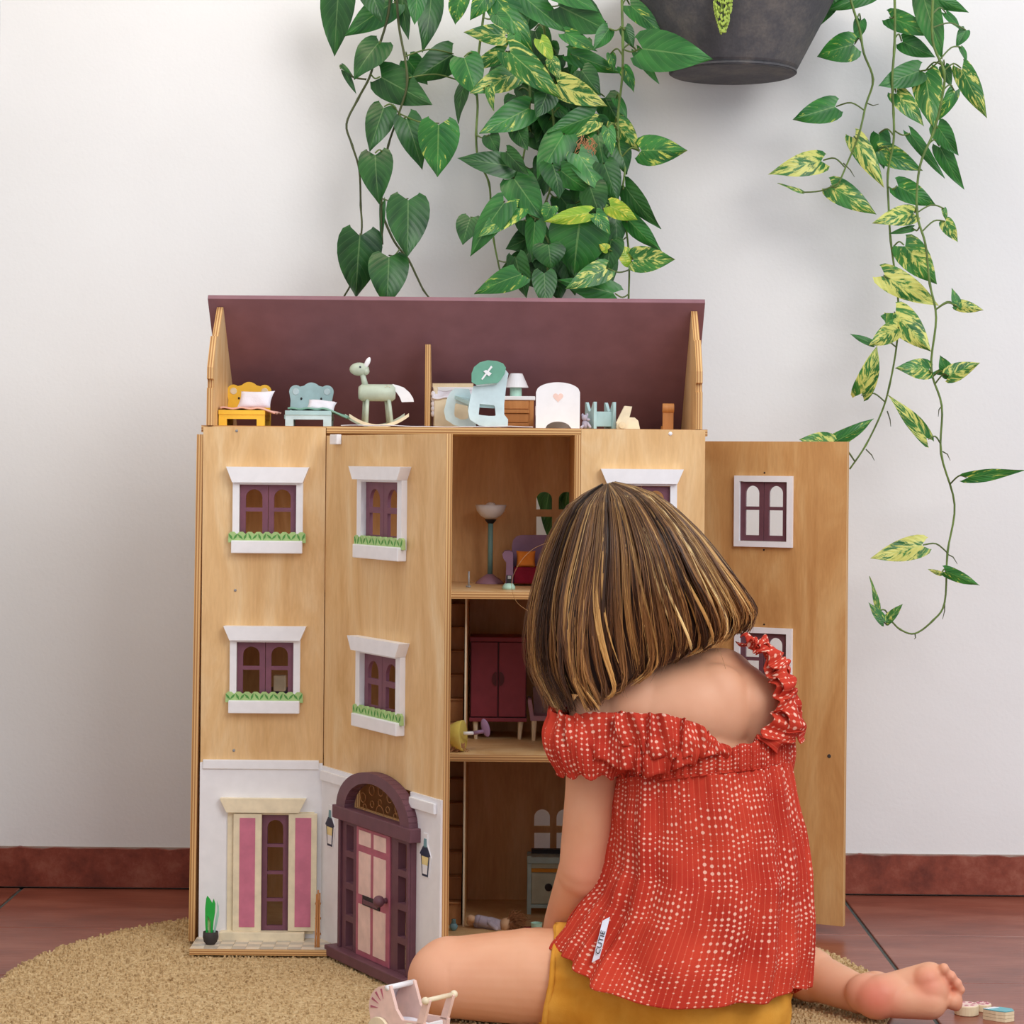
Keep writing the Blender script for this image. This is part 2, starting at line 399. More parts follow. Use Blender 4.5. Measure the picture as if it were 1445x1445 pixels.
# ------------------------------------------------------------------ room
RT = 0.010   # top of the rug
def struct(mb, name, mat, parent=None, **k):
    return mb.build(name, mat, parent, kind='structure' if parent is None else None, **k)
wb = MB(); wb.box((-1.6, 0, 0), (1.9, 0.12, 2.6)); struct(wb, 'wall_back', M['wall'])
XL = P(-10, 1258, 3.78).x
wl = MB(); wl.box((XL-0.12, -3.0, 0), (XL, 0.0, 2.6)); struct(wl, 'wall_left', M['wall'])
# floor of separate glazed tiles on a grout bed
fl = MB(); fl.box((-1.6, -3.2, -0.06), (1.9, 0.12, -0.003)); floor = struct(fl, 'floor', M['grout'])
rows = []
y0 = -0.0
TS = 0.32
gx = P(1232, 1323, 0.69*FPX/(1323-HY-4)).x    # the long joint running towards the viewer
TW = 0.44
tile_me = MB(); tile_me.box((-TW/2+0.003, -TS/2+0.0016, -0.02), (TW/2-0.003, TS/2-0.0016, 0.0))
first = None
for j in range(9):
    for i in range(-4, 4):
        xc = gx + TW*(i+0.5); yc = -0.008 - TS*(j+0.5)
        if xc + TW/2 < XL: continue
        if first is None:
            first = tile_me.build('tile', M['floor'], floor, bevel=0.0015); o = first
        else:
            o = first.copy(); COL.objects.link(o); o.parent = floor
        o.location = (xc, yc, 0)
bb = MB(); bb.box((XL, -0.004, 0.0), (1.9, 0.0, 0.066)); base = struct(bb, 'baseboard_back', M['lightgrout'])
first = None
for i in range(-1, 5):
    x0 = XL + 0.006 + (i+1)*0.452
    t = MB(); 
    n = 24
    top = [(x0 + 0.448*k/n, 0.0645 + 0.0012*math.sin(k*1.7+i*2) + 0.0008*math.sin(k*4.1)) for k in range(n+1)]
    t.prism([(x0, 0.003)] + top + [(x0+0.448, 0.003)], -0.013, 0.0)
    t.build('tile', M['skirting'], base, bevel=0.001)
bl = MB(); bl.box((XL, -2.6, 0.002), (XL+0.0001+0.012, -0.014, 0.062)); struct(bl, 'baseboard_left', M['skirting'])

# ------------------------------------------------------------------ rug
RC = Vector((-0.085, CAMY+3.07, 0)); RR = 0.583
rug = thing('round_rug', (RC.x, RC.y, 0), 'large round natural jute rug under the doll\'s house and the child', 'rug')
r = MB(); r.lathe([(0.001, 0.0), (RR-0.006, 0.0), (RR, 0.003), (RR-0.004, RT-0.004), (0.001, RT-0.003)], RC, 96); r.build('backing', M['jute'], rug)
mb = MB(); random.seed(3)
st = 0.0056; n = int(RR/st)+1; V = []; F = []; 
for j in range(-n, n+1):
    for i in range(-n, n+1):
        x = (i + (j % 2)*0.5 + random.uniform(-.3, .3))*st; y = (j + random.uniform(-.3, .3))*st
        if x*x + y*y > (RR+0.001)**2: continue
        if y < -0.42: continue
        b = len(V); a = random.random()*PI; h = RT - 0.0045 + random.uniform(0.0, 0.0045); q = st*random.uniform(.42, .62)
        c, s_ = math.cos(a)*q, math.sin(a)*q
        V += [(x+c, y+s_, RT-0.005), (x-s_*.7, y+c*.7, RT-0.005), (x-c, y-s_, RT-0.005), (x+s_*.7, y-c*.7, RT-0.005),
              (x+c*.55, y+s_*.55, h), (x-s_*.5, y+c*.5, h), (x-c*.55, y-s_*.55, h), (x+s_*.5, y-c*.5, h)]
        F += [(b,b+1,b+5,b+4),(b+1,b+2,b+6,b+5),(b+2,b+3,b+7,b+6),(b+3,b,b+4,b+7),(b+4,b+5,b+6,b+7)]
me = bpy.data.meshes.new('pile'); me.from_pydata(V, [], F); me.materials.append(M['jute']); me.update()
o = bpy.data.objects.new('pile', me); COL.objects.link(o); o.parent = rug; o['kind'] = 'stuff'
# ------------------------------------------------------------------ doll's house
HF = -0.48                                   # plane of the closed facade
FA = frame((0, HF, 0), (1, 0, 0), (0, -1, 0))
HX0 = onp(FA, 286.5, 640)[0]; HX1 = onp(FA, 995, 640)[0]
XH = onp(FA, 458, 900)[0]                    # hinge of the big door
XC = onp(FA, 820, 640)[0]                    # left edge of the right panel
ZT = onp(FA, 370, 603)[1]                    # top of the body
ZB = RT
HB = CAMY + 3.60                             # back wall
PT = 0.009                                   # panel thickness
hx = (HX0+HX1)/2
house = thing('dollhouse', (hx, HF+0.16, RT), 'large open birch plywood doll\'s house with mauve roof and white lower facade', 'dollhouse')
PLY = [M['ply'], M['edge']]

def perf(mb, x0, x1, z0, z1, d0, d1, holes, mi=0, emi=1):
    """panel with rectangular holes; holes [(x0,x1,z0,z1)]"""
    xs = sorted({x0, x1} | {h[0] for h in holes} | {h[1] for h in holes}); zs = sorted({z0, z1} | {h[2] for h in holes} | {h[3] for h in holes})
    def solid(i, j):
        if i < 0 or j < 0 or i >= len(xs)-1 or j >= len(zs)-1: return False
        cx = (xs[i]+xs[i+1])/2; cz = (zs[j]+zs[j+1])/2
        return not any(h[0] < cx < h[1] and h[2] < cz < h[3] for h in holes)
    for i in range(len(xs)-1):
        for j in range(len(zs)-1):
            if not solid(i, j): continue
            a, b, c, e = xs[i], xs[i+1], zs[j], zs[j+1]
            mb.add([(a,d1,c),(b,d1,c),(b,d1,e),(a,d1,e)], [(0,1,2,3)], mi)
            mb.add([(a,d0,c),(b,d0,c),(b,d0,e),(a,d0,e)], [(3,2,1,0)], mi)
            for (di, dj, q) in ((-1,0,((a,c),(a,e))), (1,0,((b,e),(b,c))), (0,-1,((b,c),(a,c))), (0,1,((a,e),(b,e)))):
                if solid(i+di, j+dj): continue
                (p0, q0), (p1, q1) = q
                L = abs(p1-p0)+abs(q1-q0)
                mb.add([(p0,d0,q0),(p1,d0,q1),(p1,d1,q1),(p0,d1,q0)], [(0,1,2,3)], emi, [[(0,0),(L,0),(L,1),(0,1)]])
    return mb
def spandrels(mb, x0, x1, zt, d0, d1, mi=0, ry=None, n=7):
    """fill the two corners above an arch that touches the top of a rectangular hole"""
    r = (x1-x0)/2; ry = ry or r; cx = (x0+x1)/2
    for sg in (-1, 1):
        a = [(cx+sg*r*math.cos(PI/2*k/n), zt-ry+ry*math.sin(PI/2*k/n)) for k in range(n+1)]
        for k in range(n):
            q = [a[k], a[k+1], (a[k+1][0], zt+1e-4), (a[k][0], zt+1e-4)]
            mb.prism(q if sg < 0 else q[::-1], d0, d1, mi)

def casement(F, par, x0, x1, z0, z1, d0, d1, mat, panes=2, split=0.45, ang=0.0, side=-1, arch=True):
    """one mauve leaf with an arched upper pane and rectangular lower panes"""
    w_ = x1-x0; b = w_*0.2; holes = []
    if panes == 2:
        zm = z0 + (z1-z0)*(1-split)
        holes = [(x0+b, x1-b, z0+b*1.1, zm-b*0.35), (x0+b, x1-b, zm+b*0.35, z1-b*0.8)]
    else:
        n = panes; hh = (z1-z0-b*1.2)/n
        for k in range(n): holes.append((x0+b, x1-b, z0+b*0.6+hh*k+b*0.3, z0+b*0.6+hh*(k+1)-b*0.3))
    Mx = F
    if ang:
        piv = x0 if side < 0 else x1
        Mx = F @ Matrix.Translation((piv, 0, 0)) @ Matrix.Rotation(ang, 4, 'Z') @ Matrix.Translation((-piv, 0, 0))
    m = MB(Mx); perf(m, x0, x1, z0, z1, d0, d1, holes, 0, 0)
    if arch: spandrels(m, x0+b, x1-b, holes[-1][3], d0, d1, 0)
    m.build('casement', mat, par, bevel=0.0006)

def flower_box(F, par, x0, x1, z0, z1, d):
    m = MB(F); m.box((x0, 0, z0), (x1, d, z1)); m.build('flower_box', M['white'], par, bevel=0.0012)
    hgt = 0.0125; n = 9; W = (x1-x0)*1.09; xa = (x0+x1)/2-W/2
    poly = [(xa, z1-0.003), (xa+W, z1-0.003), (xa+W, z1)]
    for k in range(n):
        c = xa+W*(1-(k+0.5)/n); poly += [(c+W/n/2*math.cos(t), z1+hgt*0.6+hgt*0.4*math.sin(t)) for t in (0.4, 1.2, 2.0, 2.8)]
    poly += [(xa, z1)]
    m = MB(F); m.prism(poly, d*0.35, d*0.62); m.build('box_foliage', M['leafpaint'], par)
    m = MB(F); rnd = random.Random(int(abs(x0)*1e4))
    for k in range(16):
        c = xa+W*(k+0.5)/16; a = (0.6 if k % 2 else -0.6)+rnd.uniform(-.25, .25); zc = z1+hgt*0.42; L = hgt*0.42
        dx, dz = math.sin(a)*L, math.cos(a)*L; px_, pz_ = math.cos(a)*L*.3, -math.sin(a)*L*.3
        m.prism([(c-dx, zc-dz), (c+px_, zc+pz_), (c+dx, zc+dz), (c-px_, zc-pz_)], d*0.60, d*0.66)
    m.build('leaf_print', M['leafdark'], par)

def outside_window(F, par, xl, xr, zlin0, zlin1, zbox0, zbox1, openang=0.0):
    """xl,xr outer ends of the lintel; zlin0..1 lintel; zbox0..1 planter"""
    W = xr-xl; c = (xl+xr)/2
    m = MB(F); t = W*0.075
    m.prism([(xl+t*1.0, zlin0), (xr-t, zlin0), (xr, zlin1), (xl, zlin1)], 0, 0.0155); m.build('lintel', M['white'], par, bevel=0.0008)
    fx0, fx1 = c-W*0.425, c+W*0.425
    bw = 0.0095*W/0.117
    m = MB(F); perf(m, fx0, fx1, zbox1-0.004, zlin0, 0, 0.008, [(fx0+bw, fx1-bw, zbox1, zlin0-0.003)], 0, 0); m.build('window_frame', M['white'], par, bevel=0.0006)
    a, b = fx0+bw+0.0005, fx1-bw-0.0005
    for s_, (p, q) in ((-1, (a, c-0.0004)), (1, (c+0.0004, b))):
        casement(F, par, p, q, zbox1+0.001, zlin0-0.0035, -0.0045, 0.0005, M['mauve'], ang=(openang*s_ if openang else 0), side=s_)
    flower_box(F, par, c-W*0.435, c+W*0.425, zbox0, zbox1, 0.0135)
    return (fx0+bw, fx1-bw, zbox1, zlin0-0.003)

def wrect(F, l, t, r, b):
    a = onp(F, l, t, 0.015); c = onp(F, r, b, 0.015); return a[0], c[0], c[1], a[1]

# --- panel A (left facade) -------------------------------------------------
fpA = []
def add_panel(name, F, x0, x1, z0, z1, holes, parent=house, mats=None):
    m = MB(F); perf(m, x0, x1, z0, z1, -PT, 0, holes); return m.build(name, mats or PLY, parent, bevel=0)
wA = []
for (l, t, r, tb, bb_, bt) in ((319, 659, 436, 681, 781, 763), (315, 884, 432, 904, 1007, 989)):
    xl, xr = onp(FA, l, t, .015)[0], onp(FA, r, t, .015)[0]
    zl1 = onp(FA, (l+r)/2, t, .015)[1]; zl0 = onp(FA, (l+r)/2, tb, .015)[1]; zb0 = onp(FA, (l+r)/2, bb_, .013)[1]; zb1 = onp(FA, (l+r)/2, bt, .013)[1]
    wA.append((xl, xr, zl0, zl1, zb0, zb1))
def hole_of(w_):
    xl, xr, zl0, zl1, zb0, zb1 = w_; W = xr-xl; c = (xl+xr)/2; bw = 0.0095*W/0.117
    return (c-W*0.425+bw, c+W*0.425-bw, zb1, zl0-0.003)
fd0, fd1 = onp(FA, 322, 1150)[0], onp(FA, 444, 1150)[0]
fz1, fz0 = onp(FA, 380, 1147)[1], onp(FA, 380, 1313)[1]
gd0, gd1 = onp(FA, 370, 1200)[0], onp(FA, 407, 1200)[0]
panelA = add_panel('left_front_panel', FA, HX0, XH-0.0008, ZB+0.001, ZT, [hole_of(w_) for w_ in wA] + [(fd0+0.006, fd1-0.006, fz0, fz1)])
for w_ in wA: outside_window(FA, panelA, *w_)
# white lower facade, moulding
def lower_white(F, par, x0, x1, zt, holes, zb=ZB+0.004):
    m = MB(F); perf(m, x0, x1, zb, zt-0.004, 0, 0.003, holes, 0, 0); m.build('white_cladding', M['white'], par, bevel=0.0005)
zband = onp(FA, 370, 1072)[1]
lower_white(FA, panelA, HX0, XH-0.001, zband, [(fd0, fd1, fz0, fz1+0.001)])
m = MB(FA); m.box((HX0+0.004, 0, zband-0.013), (XH-0.006, 0.0055, zband)); m.build('moulding', M['white'], panelA, bevel=0.001)
# french window
m = MB(FA); a, b = onp(FA, 310, 1127, .012)[0], onp(FA, 432, 1127, .012)[0]; z1 = onp(FA, 370, 1127, .012)[1]; z0 = z1-0.0195
m.prism([(a+0.01, z0), (b-0.01, z0), (b, z1), (a, z1)], 0, 0.0145); m.build('lintel', M['cream'], panelA, bevel=0.0008)
m = MB(FA); perf(m, fd0, fd1, fz0-0.003, z0, 0, 0.006, [(fd0+0.008, fd1-0.008, fz0, fz1-0.002)], 0, 0); m.build('door_frame', M['cream'], panelA, bevel=0.0005)
casement(FA, panelA, gd0, gd1, fz0+0.001, fz1-0.003, -0.004, 0.002, M['mauve'], panes=4)
for (p0, p1, q0, q1) in ((329, 369, 338, 360), (407, 447, 416.5, 439)):
    x0, x1 = onp(FA, p0, 1200, .011)[0], onp(FA, p1, 1200, .011)[0]; zt, zb = onp(FA, p0, 1148, .011)[1], onp(FA, p0, 1314, .011)[1]
    m = MB(FA); m.box((x0, 0.007, zb), (x1, 0.0115, zt)); sh = m.build('shutter', M['cream'], panelA, bevel=0.0006)
    a, b = onp(FA, q0, 1200, .011)[0], onp(FA, q1, 1200, .011)[0]; zt, zb = onp(FA, q0, 1154, .011)[1], onp(FA, q0, 1308, .011)[1]
    m = MB(FA); m.box((a, 0.0115, zb), (b, 0.0121, zt)); m.build('shutter_inset', M['pink'], panelA)
m = MB(FA); a, b = onp(FA, 309, 1322, .02)[0], onp(FA, 429, 1322, .02)[0]
m.box((a, 0.003, RT+0.0085), (b, 0.022, onp(FA, 370, 1316, .02)[1])); m.build('doorstep', M['cream'], panelA, bevel=0.0008)
# small screw of the panel
for px_, py_ in ((332, 833), (330, 1059), (334, 608)):
    s_, z_ = onp(FA, px_, py_); m = MB(FA); m.lathe([(0.0001, 0), (0.0021, 0), (0.0016, 0.0012), (0.0001, 0.0014)], (s_, 0, z_), 10, ax=(0,1,0)); m.build('screw', M['metal'], panelA, smooth=True)

# --- terrace with tiles
tx0 = onp(FA, 281, 1330)[0]-0.003; tx1 = onp(FA, 470, 1330)[0]
td = 0.078
m = MB(FA); m.prism([(tx0, 0.001), (tx1+0.01, 0.001), (tx1+0.01, td), (tx0, td)], RT, RT+0.0085, 0, axis=2, emi=1)
terr = m.build('terrace', [M['palewood'], M['edge']], house)
nx, ny = 10, 5
tw = (tx1-tx0)/nx; tt = MB(FA); tt.box((-tw/2+0.0003, -td/ny/2+0.0003, 0), (tw/2-0.0003, td/ny/2-0.0003, 0.0006))
TC = [paint('tile_cream', (228, 212, 188), 0.35), paint('tile_tan', (206, 176, 140), 0.35), paint('tile_grey', (196, 186, 170), 0.35)]
for j in range(ny):
    for i in range(nx):
        cx = tx0+tw*(i+0.5); cy = td*(j+0.5)/ny
        if j == 0 and cx-tw/2 > XH-0.02: continue
        m = MB(FA); m.box((cx-tw/2+.0003, cy-td/ny/2+.0003, RT+.0085), (cx+tw/2-.0003, cy+td/ny/2-.0003, RT+.0092))
        m.build('tile', TC[0] if (i+j) % 2 == 0 else TC[1 + (i*3+j) % 2], terr)

# --- panel C (right facade)
wl_, wr_ = onp(FA, 848, 662, .015)[0], onp(FA, 965, 662, .015)[0]
zc = onp(FA, 906, 662, .015)[1]
wC = [(wl_, wr_, zc-0.0205, zc, zc-0.121, zc-0.103), (wl_, wr_, zc-0.2455, zc-0.225, zc-0.346, zc-0.328)]
ZTC = onp(FA, 900, 606)[1]
panelC = add_panel('right_front_panel', FA, XC, HX1, ZB+0.001, ZTC, [hole_of(w_) for w_ in wC])
for w_ in wC: outside_window(FA, panelC, *w_)
lower_white(FA, panelC, XC, HX1, zband, [])
s_, z_ = onp(FA, 946, 612); m = MB(FA); m.lathe([(0.0001, 0), (0.003, 0), (0.0024, 0.0012), (0.0001, 0.0014)], (s_, 0, z_), 12, ax=(0,1,0)); m.build('screw', M['white'], panelC, smooth=True)

# --- big door B
TH = math.radians(61.8); hinge = Vector((XH, HF, 0))
FB = frame(hinge, (math.cos(TH), -math.sin(TH), 0), (-math.sin(TH), -math.cos(TH), 0))
BW = onp(FB, 629.5, 650)[0]
ZBT = onp(FB, 500, 614)[1]
wB = []
for (l, lt, r, rt_, lb, rb, bbl, bbr, btl, btr) in ((492, 658.5, 566, 658, 676, 678, 787, 792, 769, 771), (490, 897, 563.5, 908, 916, 929, 1025, 1038, 1007, 1019)):
    xl, xr = onp(FB, l, lt, .015)[0], onp(FB, r, rt_, .015)[0]
    av = lambda p, q, d: (onp(FB, l, p, d)[1]+onp(FB, r, q, d)[1])/2
    wB.append((xl, xr, av(lb, rb, .015), av(lt, rt_, .015), av(bbl, bbr, .013), av(btl, btr, .013)))
D = 0.014
al, ar = onp(FB, 477, 1220, D)[0], onp(FB, 576.5, 1260, D)[0]
zspr = (onp(FB, 480, 1139, D)[1] + onp(FB, 576, 1168, D)[1])/2
zbot = (onp(FB, 480, 1337, D)[1] + onp(FB, 570, 1377, D)[1])/2
zapex = onp(FB, 516, 1088.5, D)[1]
dl, dr = onp(FB, 501.5, 1250, D)[0], onp(FB, 548, 1250, D)[0]
bar = 0.017
hB = [hole_of(w_) for w_ in wB] + [(al+0.012, ar-0.012, zbot, zspr-bar), (al+0.02, ar-0.02, zspr, zspr+0.045)]
panelB = add_panel('door_panel', FB, 0.001, BW, ZB+0.002, ZBT, hB)
outside_window(FB, panelB, *wB[0], openang=0.0)
outside_window(FB, panelB, *wB[1], openang=0.0)
zbb = (onp(FB, 462, 1086)[1] + onp(FB, 620, 1137, .004)[1])/2
lower_white(FB, panelB, 0.001, BW-0.001, zbb, hB[2:])
for (p, q) in ((0.004, al+0.02), (ar-0.016, BW-0.012)):
    m = MB(FB); m.box((p, 0.003, zbb-0.014), (q, 0.0075, zbb)); m.build('moulding', M['white'], panelB, bevel=0.001)
# entrance: arched surround
cx = (al+ar)/2; ro = (ar-al)/2+0.004; rz = zapex-zspr; wi = 0.028
n = 24
m = MB(FB)
for k in range(n):
    a0, a1 = PI*k/n, PI*(k+1)/n
    o0 = (cx+ro*math.cos(a0), zspr+rz*math.sin(a0)); o1 = (cx+ro*math.cos(a1), zspr+rz*math.sin(a1))
    i1 = (cx+(ro-wi)*math.cos(a1), zspr+(rz-0.0145)*math.sin(a1)); i0 = (cx+(ro-wi)*math.cos(a0), zspr+(rz-0.0145)*math.sin(a0))
    m.prism([o0, o1, i1, i0], 0.001, 0.016)
m.build('arch_surround', M['mauvedk'], panelB, bevel=0.001)
m = MB(FB); m.box((al-0.012, 0.001, zspr-bar), (ar+0.012, 0.0185, zspr+0.001)); m.build('transom', M['mauvedk'], panelB, bevel=0.001)
# fanlight
gp = [(cx+(ro-wi)*math.cos(PI*k/n), zspr+(rz-0.0145)*math.sin(PI*k/n)) for k in range(n+1)]
m = MB(FB); m.prism(gp, 0.002, 0.0032); m.build('fanlight', M['glass'], panelB)
m = MB(FB)
for (fx_, fz_, rr) in ((-.62, .42, 6), (-.3, .72, 6), (.02, .78, 6), (.34, .66, 6), (.62, .40, 6), (-.28, .30, 4), (.0, .42, 4), (.28, .28, 4), (.0, .10, 9), (-.55, .14, 4), (.55, .14, 4)):
    c0 = (cx+fx_*(ro-wi), zspr+fz_*(rz-0.0145)); q = rr*0.0011
    m.tube([(c0[0]+q*1.25*math.cos(2*PI*k/12), 0.0036, c0[1]+q*math.sin(2*PI*k/12)) for k in range(13)], 0.00035, 4)
m.build('fanlight_tracery', M['wood'], panelB)
# side lights
for (p, q) in ((al, dl-0.001), (dr+0.002, ar)):
    ww = q-p; hs = []; tot = zspr-bar-zbot; hh = tot/4
    for k in range(4): hs.append((p+ww*0.36, q-ww*0.22, zbot+hh*k+hh*0.07, zbot+hh*(k+1)-hh*0.13))
    m = MB(FB); perf(m, p, q, zbot, zspr-bar, 0.0, 0.011, hs, 0, 0); m.build('sidelight', M['mauvedk'], panelB, bevel=0.0008)
    m = MB(FB); m.box((p if p == al else q-0.007, 0.011, zbot), (p+0.007 if p == al else q, 0.0145, zspr-bar)); m.build('pilaster', M['mauvedk'], panelB, bevel=0.0008)
# front door leaf
m = MB(FB); m.box((dl, -0.004, zbot), (dr+0.001, 0.013, zspr-bar-0.002)); fd = m.build('front_door', M['rose'], panelB, bevel=0.0008)
w_ = dr-dl; H = zspr-bar-zbot
for (u0, u1) in ((0.09, 0.455), (0.545, 0.91)):
    for (v0, v1) in ((0.045, 0.40), (0.475, 0.80), (0.855, 0.965)):
        v0_, v1_ = v0, v1
        m = MB(FB); m.box((dl+w_*u0, 0.013, zbot+H*v0_), (dl+w_*u1, 0.0138, zbot+H*v1_)); m.build('door_inset', M['palepink'], panelB)
sz = zbot+H*0.44
m = MB(FB); m.box((cx-0.03, 0.0135, sz-0.0065), (cx+0.024, 0.0145, sz+0.0065)); m.build('letter_slot', M['black'], panelB)
m = MB(FB); m.box((cx-0.026, 0.0145, sz-0.0045), (cx+0.02, 0.0155, sz+0.001)); m.build('letter_flap', M['mauvedk'], panelB)
ks, kz = onp(FB, 535, 1272, 0.024)
m = MB(FB); m.lathe([(0.0001, .0138), (0.004, .0138), (0.003, .02), (0.001, .021)], (ks, 0, kz), 12, ax=(0,1,0)); m.ball((ks, 0.0245, kz), 0.0078, 16, 10); m.build('door_knob', M['mauvedk'], panelB, smooth=True)
z0 = RT+0.0006
m = MB(FB); m.box((al-0.018, 0.0, z0), (ar+0.004, 0.026, zbot)); m.build('threshold', M['mauvedk'], panelB, bevel=0.0012)
# printed lantern plaques
for (px_, py0, py1) in ((466, 1136, 1195), (600.5, 1176, 1238)):
    a, zt = onp(FB, px_, py0, .004); _, zb = onp(FB, px_, py1, .004); h = zt-zb; ww = 0.0165
    pl = MB(FB); pl.prism([(a-.006, zt), (a+.006, zt), (a+.006, zt-h*.25), (a+ww, zt-h*.52), (a+ww*.6, zb), (a-ww*.6, zb), (a-ww, zt-h*.52), (a-.006, zt-h*.25)], 0.003, 0.0042)
    lo = pl.build('lantern', M['white'], panelB)
    m = MB(FB); e = 0.0046
    m.prism([(a-.0035, zt-h*.12), (a+.0035, zt-h*.12), (a+.005, zt-h*.33), (a-.005, zt-h*.33)], 0.0042, e, 1)
    m.prism([(a-.006, zt-h*.30), (a+.006, zt-h*.30), (a+.0148, zt-h*.47), (a+.0148, zt-h*.50), (a-.0148, zt-h*.50), (a-.0148, zt-h*.47)], 0.0042, e, 0)
    m.prism([(a-.0125, zt-h*.50), (a+.0125, zt-h*.50), (a+.0085, zb+.001), (a-.0085, zb+.001)], 0.0042, e-0.0001, 0)
    m.prism([(a-.0098, zt-h*.53), (a+.0098, zt-h*.53), (a+.0078, zb+h*.28), (a-.0078, zb+h*.28)], 0.0042, e+.0001, 2)
    m.prism([(a-.0078, zb+h*.28), (a+.0078, zb+h*.28), (a+.0065, zb+.004), (a-.0065, zb+.004)], 0.0042, e+.0001, 3)
    m.build('lantern_print', [M['navy'], M['teal'], M['lamp'], M['white']], panelB)
# latch block on the top rail
s_, z_ = onp(FB, 472, 613, .006); m = MB(FB); m.box((s_-0.012, 0.0005, z_-0.014), (s_+0.012, 0.008, z_)); m.build('catch', M['white'], panelB, bevel=0.001)

# --- carcass ---------------------------------------------------------------
BF = HF + PT + 0.001                        # front edge of the carcass
x0, x1 = HX0+0.002, HX1-0.002
ZTB = onp(FA, 640, 603)[1]                 # top board surface
m = MB(); m.board((x0-0.006, BF, ZTB-0.0095), (x1+0.006, HB, ZTB), 2); topb = m.build('top_board', PLY, house)
m = MB(); m.board((XH+0.0003, HF-0.0005, ZTB-0.0095), (XC-0.0003, BF, ZTB), 2); m.build('top_board_lip', PLY, house)
m = MB(); m.board((x0, BF, RT), (x1, HB, RT+0.010), 2); m.build('bottom_board', PLY, house)
WBK = []   # windows through the back wall: (px l, t, r, b) upper row
def backwin(l, t, r, b):
    a = P(l, t, 3.60); c = P(r, b, 3.60); return (a.x, c.x, c.z, a.z)
bh = []
for (l, r) in ((757, 779), (788.5, 810)):
    bh += [backwin(l, 694, r, 719), backwin(l, 729, r, 757)]
for (l, r) in ((754, 776), (785.5, 808)):
    bh += [backwin(l, 1142, r, 1166), backwin(l, 1175, r, 1202)]
FK = frame((0, HB, 0), (1, 0, 0), (0, -1, 0))
m = MB(FK); perf(m, x0, x1, RT+0.010, ZTB-0.0095, -0.006, 0, bh)
for h in bh:
    if abs((h[3]-h[2])-0.027) < 0.0022: spandrels(m, h[0], h[1], h[3], -0.006, 0.0)
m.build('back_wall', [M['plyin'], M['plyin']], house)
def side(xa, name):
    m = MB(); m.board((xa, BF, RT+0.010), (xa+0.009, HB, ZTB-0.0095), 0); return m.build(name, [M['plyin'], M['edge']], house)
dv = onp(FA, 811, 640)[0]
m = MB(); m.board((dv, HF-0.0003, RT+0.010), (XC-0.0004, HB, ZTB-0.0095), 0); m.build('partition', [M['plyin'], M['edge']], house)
# outer side wall, the left one a door leaf standing just clear of the body
m = MB(Matrix.Translation((HX0-0.007, 0, RT)) @ Matrix.Rotation(math.radians(0.45), 4, 'Y') @ Matrix.Translation((-(HX0-0.007), 0, -RT)))
m.board((HX0-0.015, HF+0.003, RT+0.002), (HX0-0.006, HB+0.0, ZTB-0.013), 0); m.build('side_door', PLY, house)
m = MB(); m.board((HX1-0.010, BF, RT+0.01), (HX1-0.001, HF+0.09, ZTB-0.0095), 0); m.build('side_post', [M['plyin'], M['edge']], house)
# shelves of the open bays
zs1 = onp(FA, 690, 836)[1]; zs2 = onp(FA, 690, 1066)[1]
for z_ in (zs1, zs2):
    m = MB(); m.board((XH+0.0015, BF-0.004, z_-0.0095), (dv-0.0005, HB, z_), 2); m.build('shelf', PLY, house, bevel=0.0005)
    m = MB(); m.board((x0+0.001, BF, z_-0.0095), (XH+0.0012, HB, z_), 2); m.build('shelf', PLY, house)
    m = MB(); m.board((XC, BF, z_-0.0095), (HX1-0.011, HB, z_), 2); m.build('shelf', PLY, house)
ZSH = [RT+0.010, zs2, zs1]
# stair flights behind the inner screen
px0 = (660-CX)/FPX*3.40
for lv, (za, zb, nst) in enumerate(((RT+0.010, zs2-0.0095, 8), (zs2, zs1-0.0095, 7))):
    m = MB(); m.board((px0-0.0015, CAMY+3.385, za), (px0+0.0012, HB, zb), 0); m.build('stair_screen', [M['plyin'], M['cream']], house)
    fl_ = MB(); fl_.box((px0-0.075, HB-0.012, za), (px0-0.004, HB, zb-0.02)); st_ = fl_.build('staircase', M['stairwood'], house)
    hh = (zb-za)/ (nst-0.4)
    for k in range(nst):
        z1 = min(za+hh*(k+1), zb-0.001)
        m = MB(); y_ = CAMY+3.395+0.022*k
        m.box((px0-0.073, y_, za+hh*k+0.0005), (px0-0.004, HB-0.012, z1-0.0012)); m.box((px0-0.073, y_-0.0035, z1-0.0012), (px0-0.004, y_+0.02, z1+0.0008))
        m.build('stair_tread', M['stairwood'], st_, bevel=0.0006)

# --- side panel D (right, opened out) -------------------------------------------
hd = Vector((HX1+0.004, CAMY+3.555, 0)); ed = P(1193, 900, 3.44); ed = Vector((ed.x, ed.y, 0))
dv_ = (ed-hd); nn = Vector((dv_.y, -dv_.x, 0)).normalized()
if nn.y > 0: nn = -nn
FD = frame(hd, dv_, nn)
ZDT = (onp(FD, 1010, 624)[1]+onp(FD, 1190, 622)[1])/2
DW = dv_.length
wD = []
for (l, t, r, b) in ((1036, 671, 1117, 773), (1036, 884, 1116, 986)):
    xl, z1_ = onp(FD, l, t, .006); xr, z0_ = onp(FD, r, b, .006); wD.append((xl, xr, z0_, z1_))
bw = 0.0085
panelD = add_panel('right_side_door', FD, 0, DW, RT+0.004, ZDT, [(a+bw, b-bw, c+bw, d-bw) for a, b, c, d in wD], mats=[M['plydoor'], M['edge']])
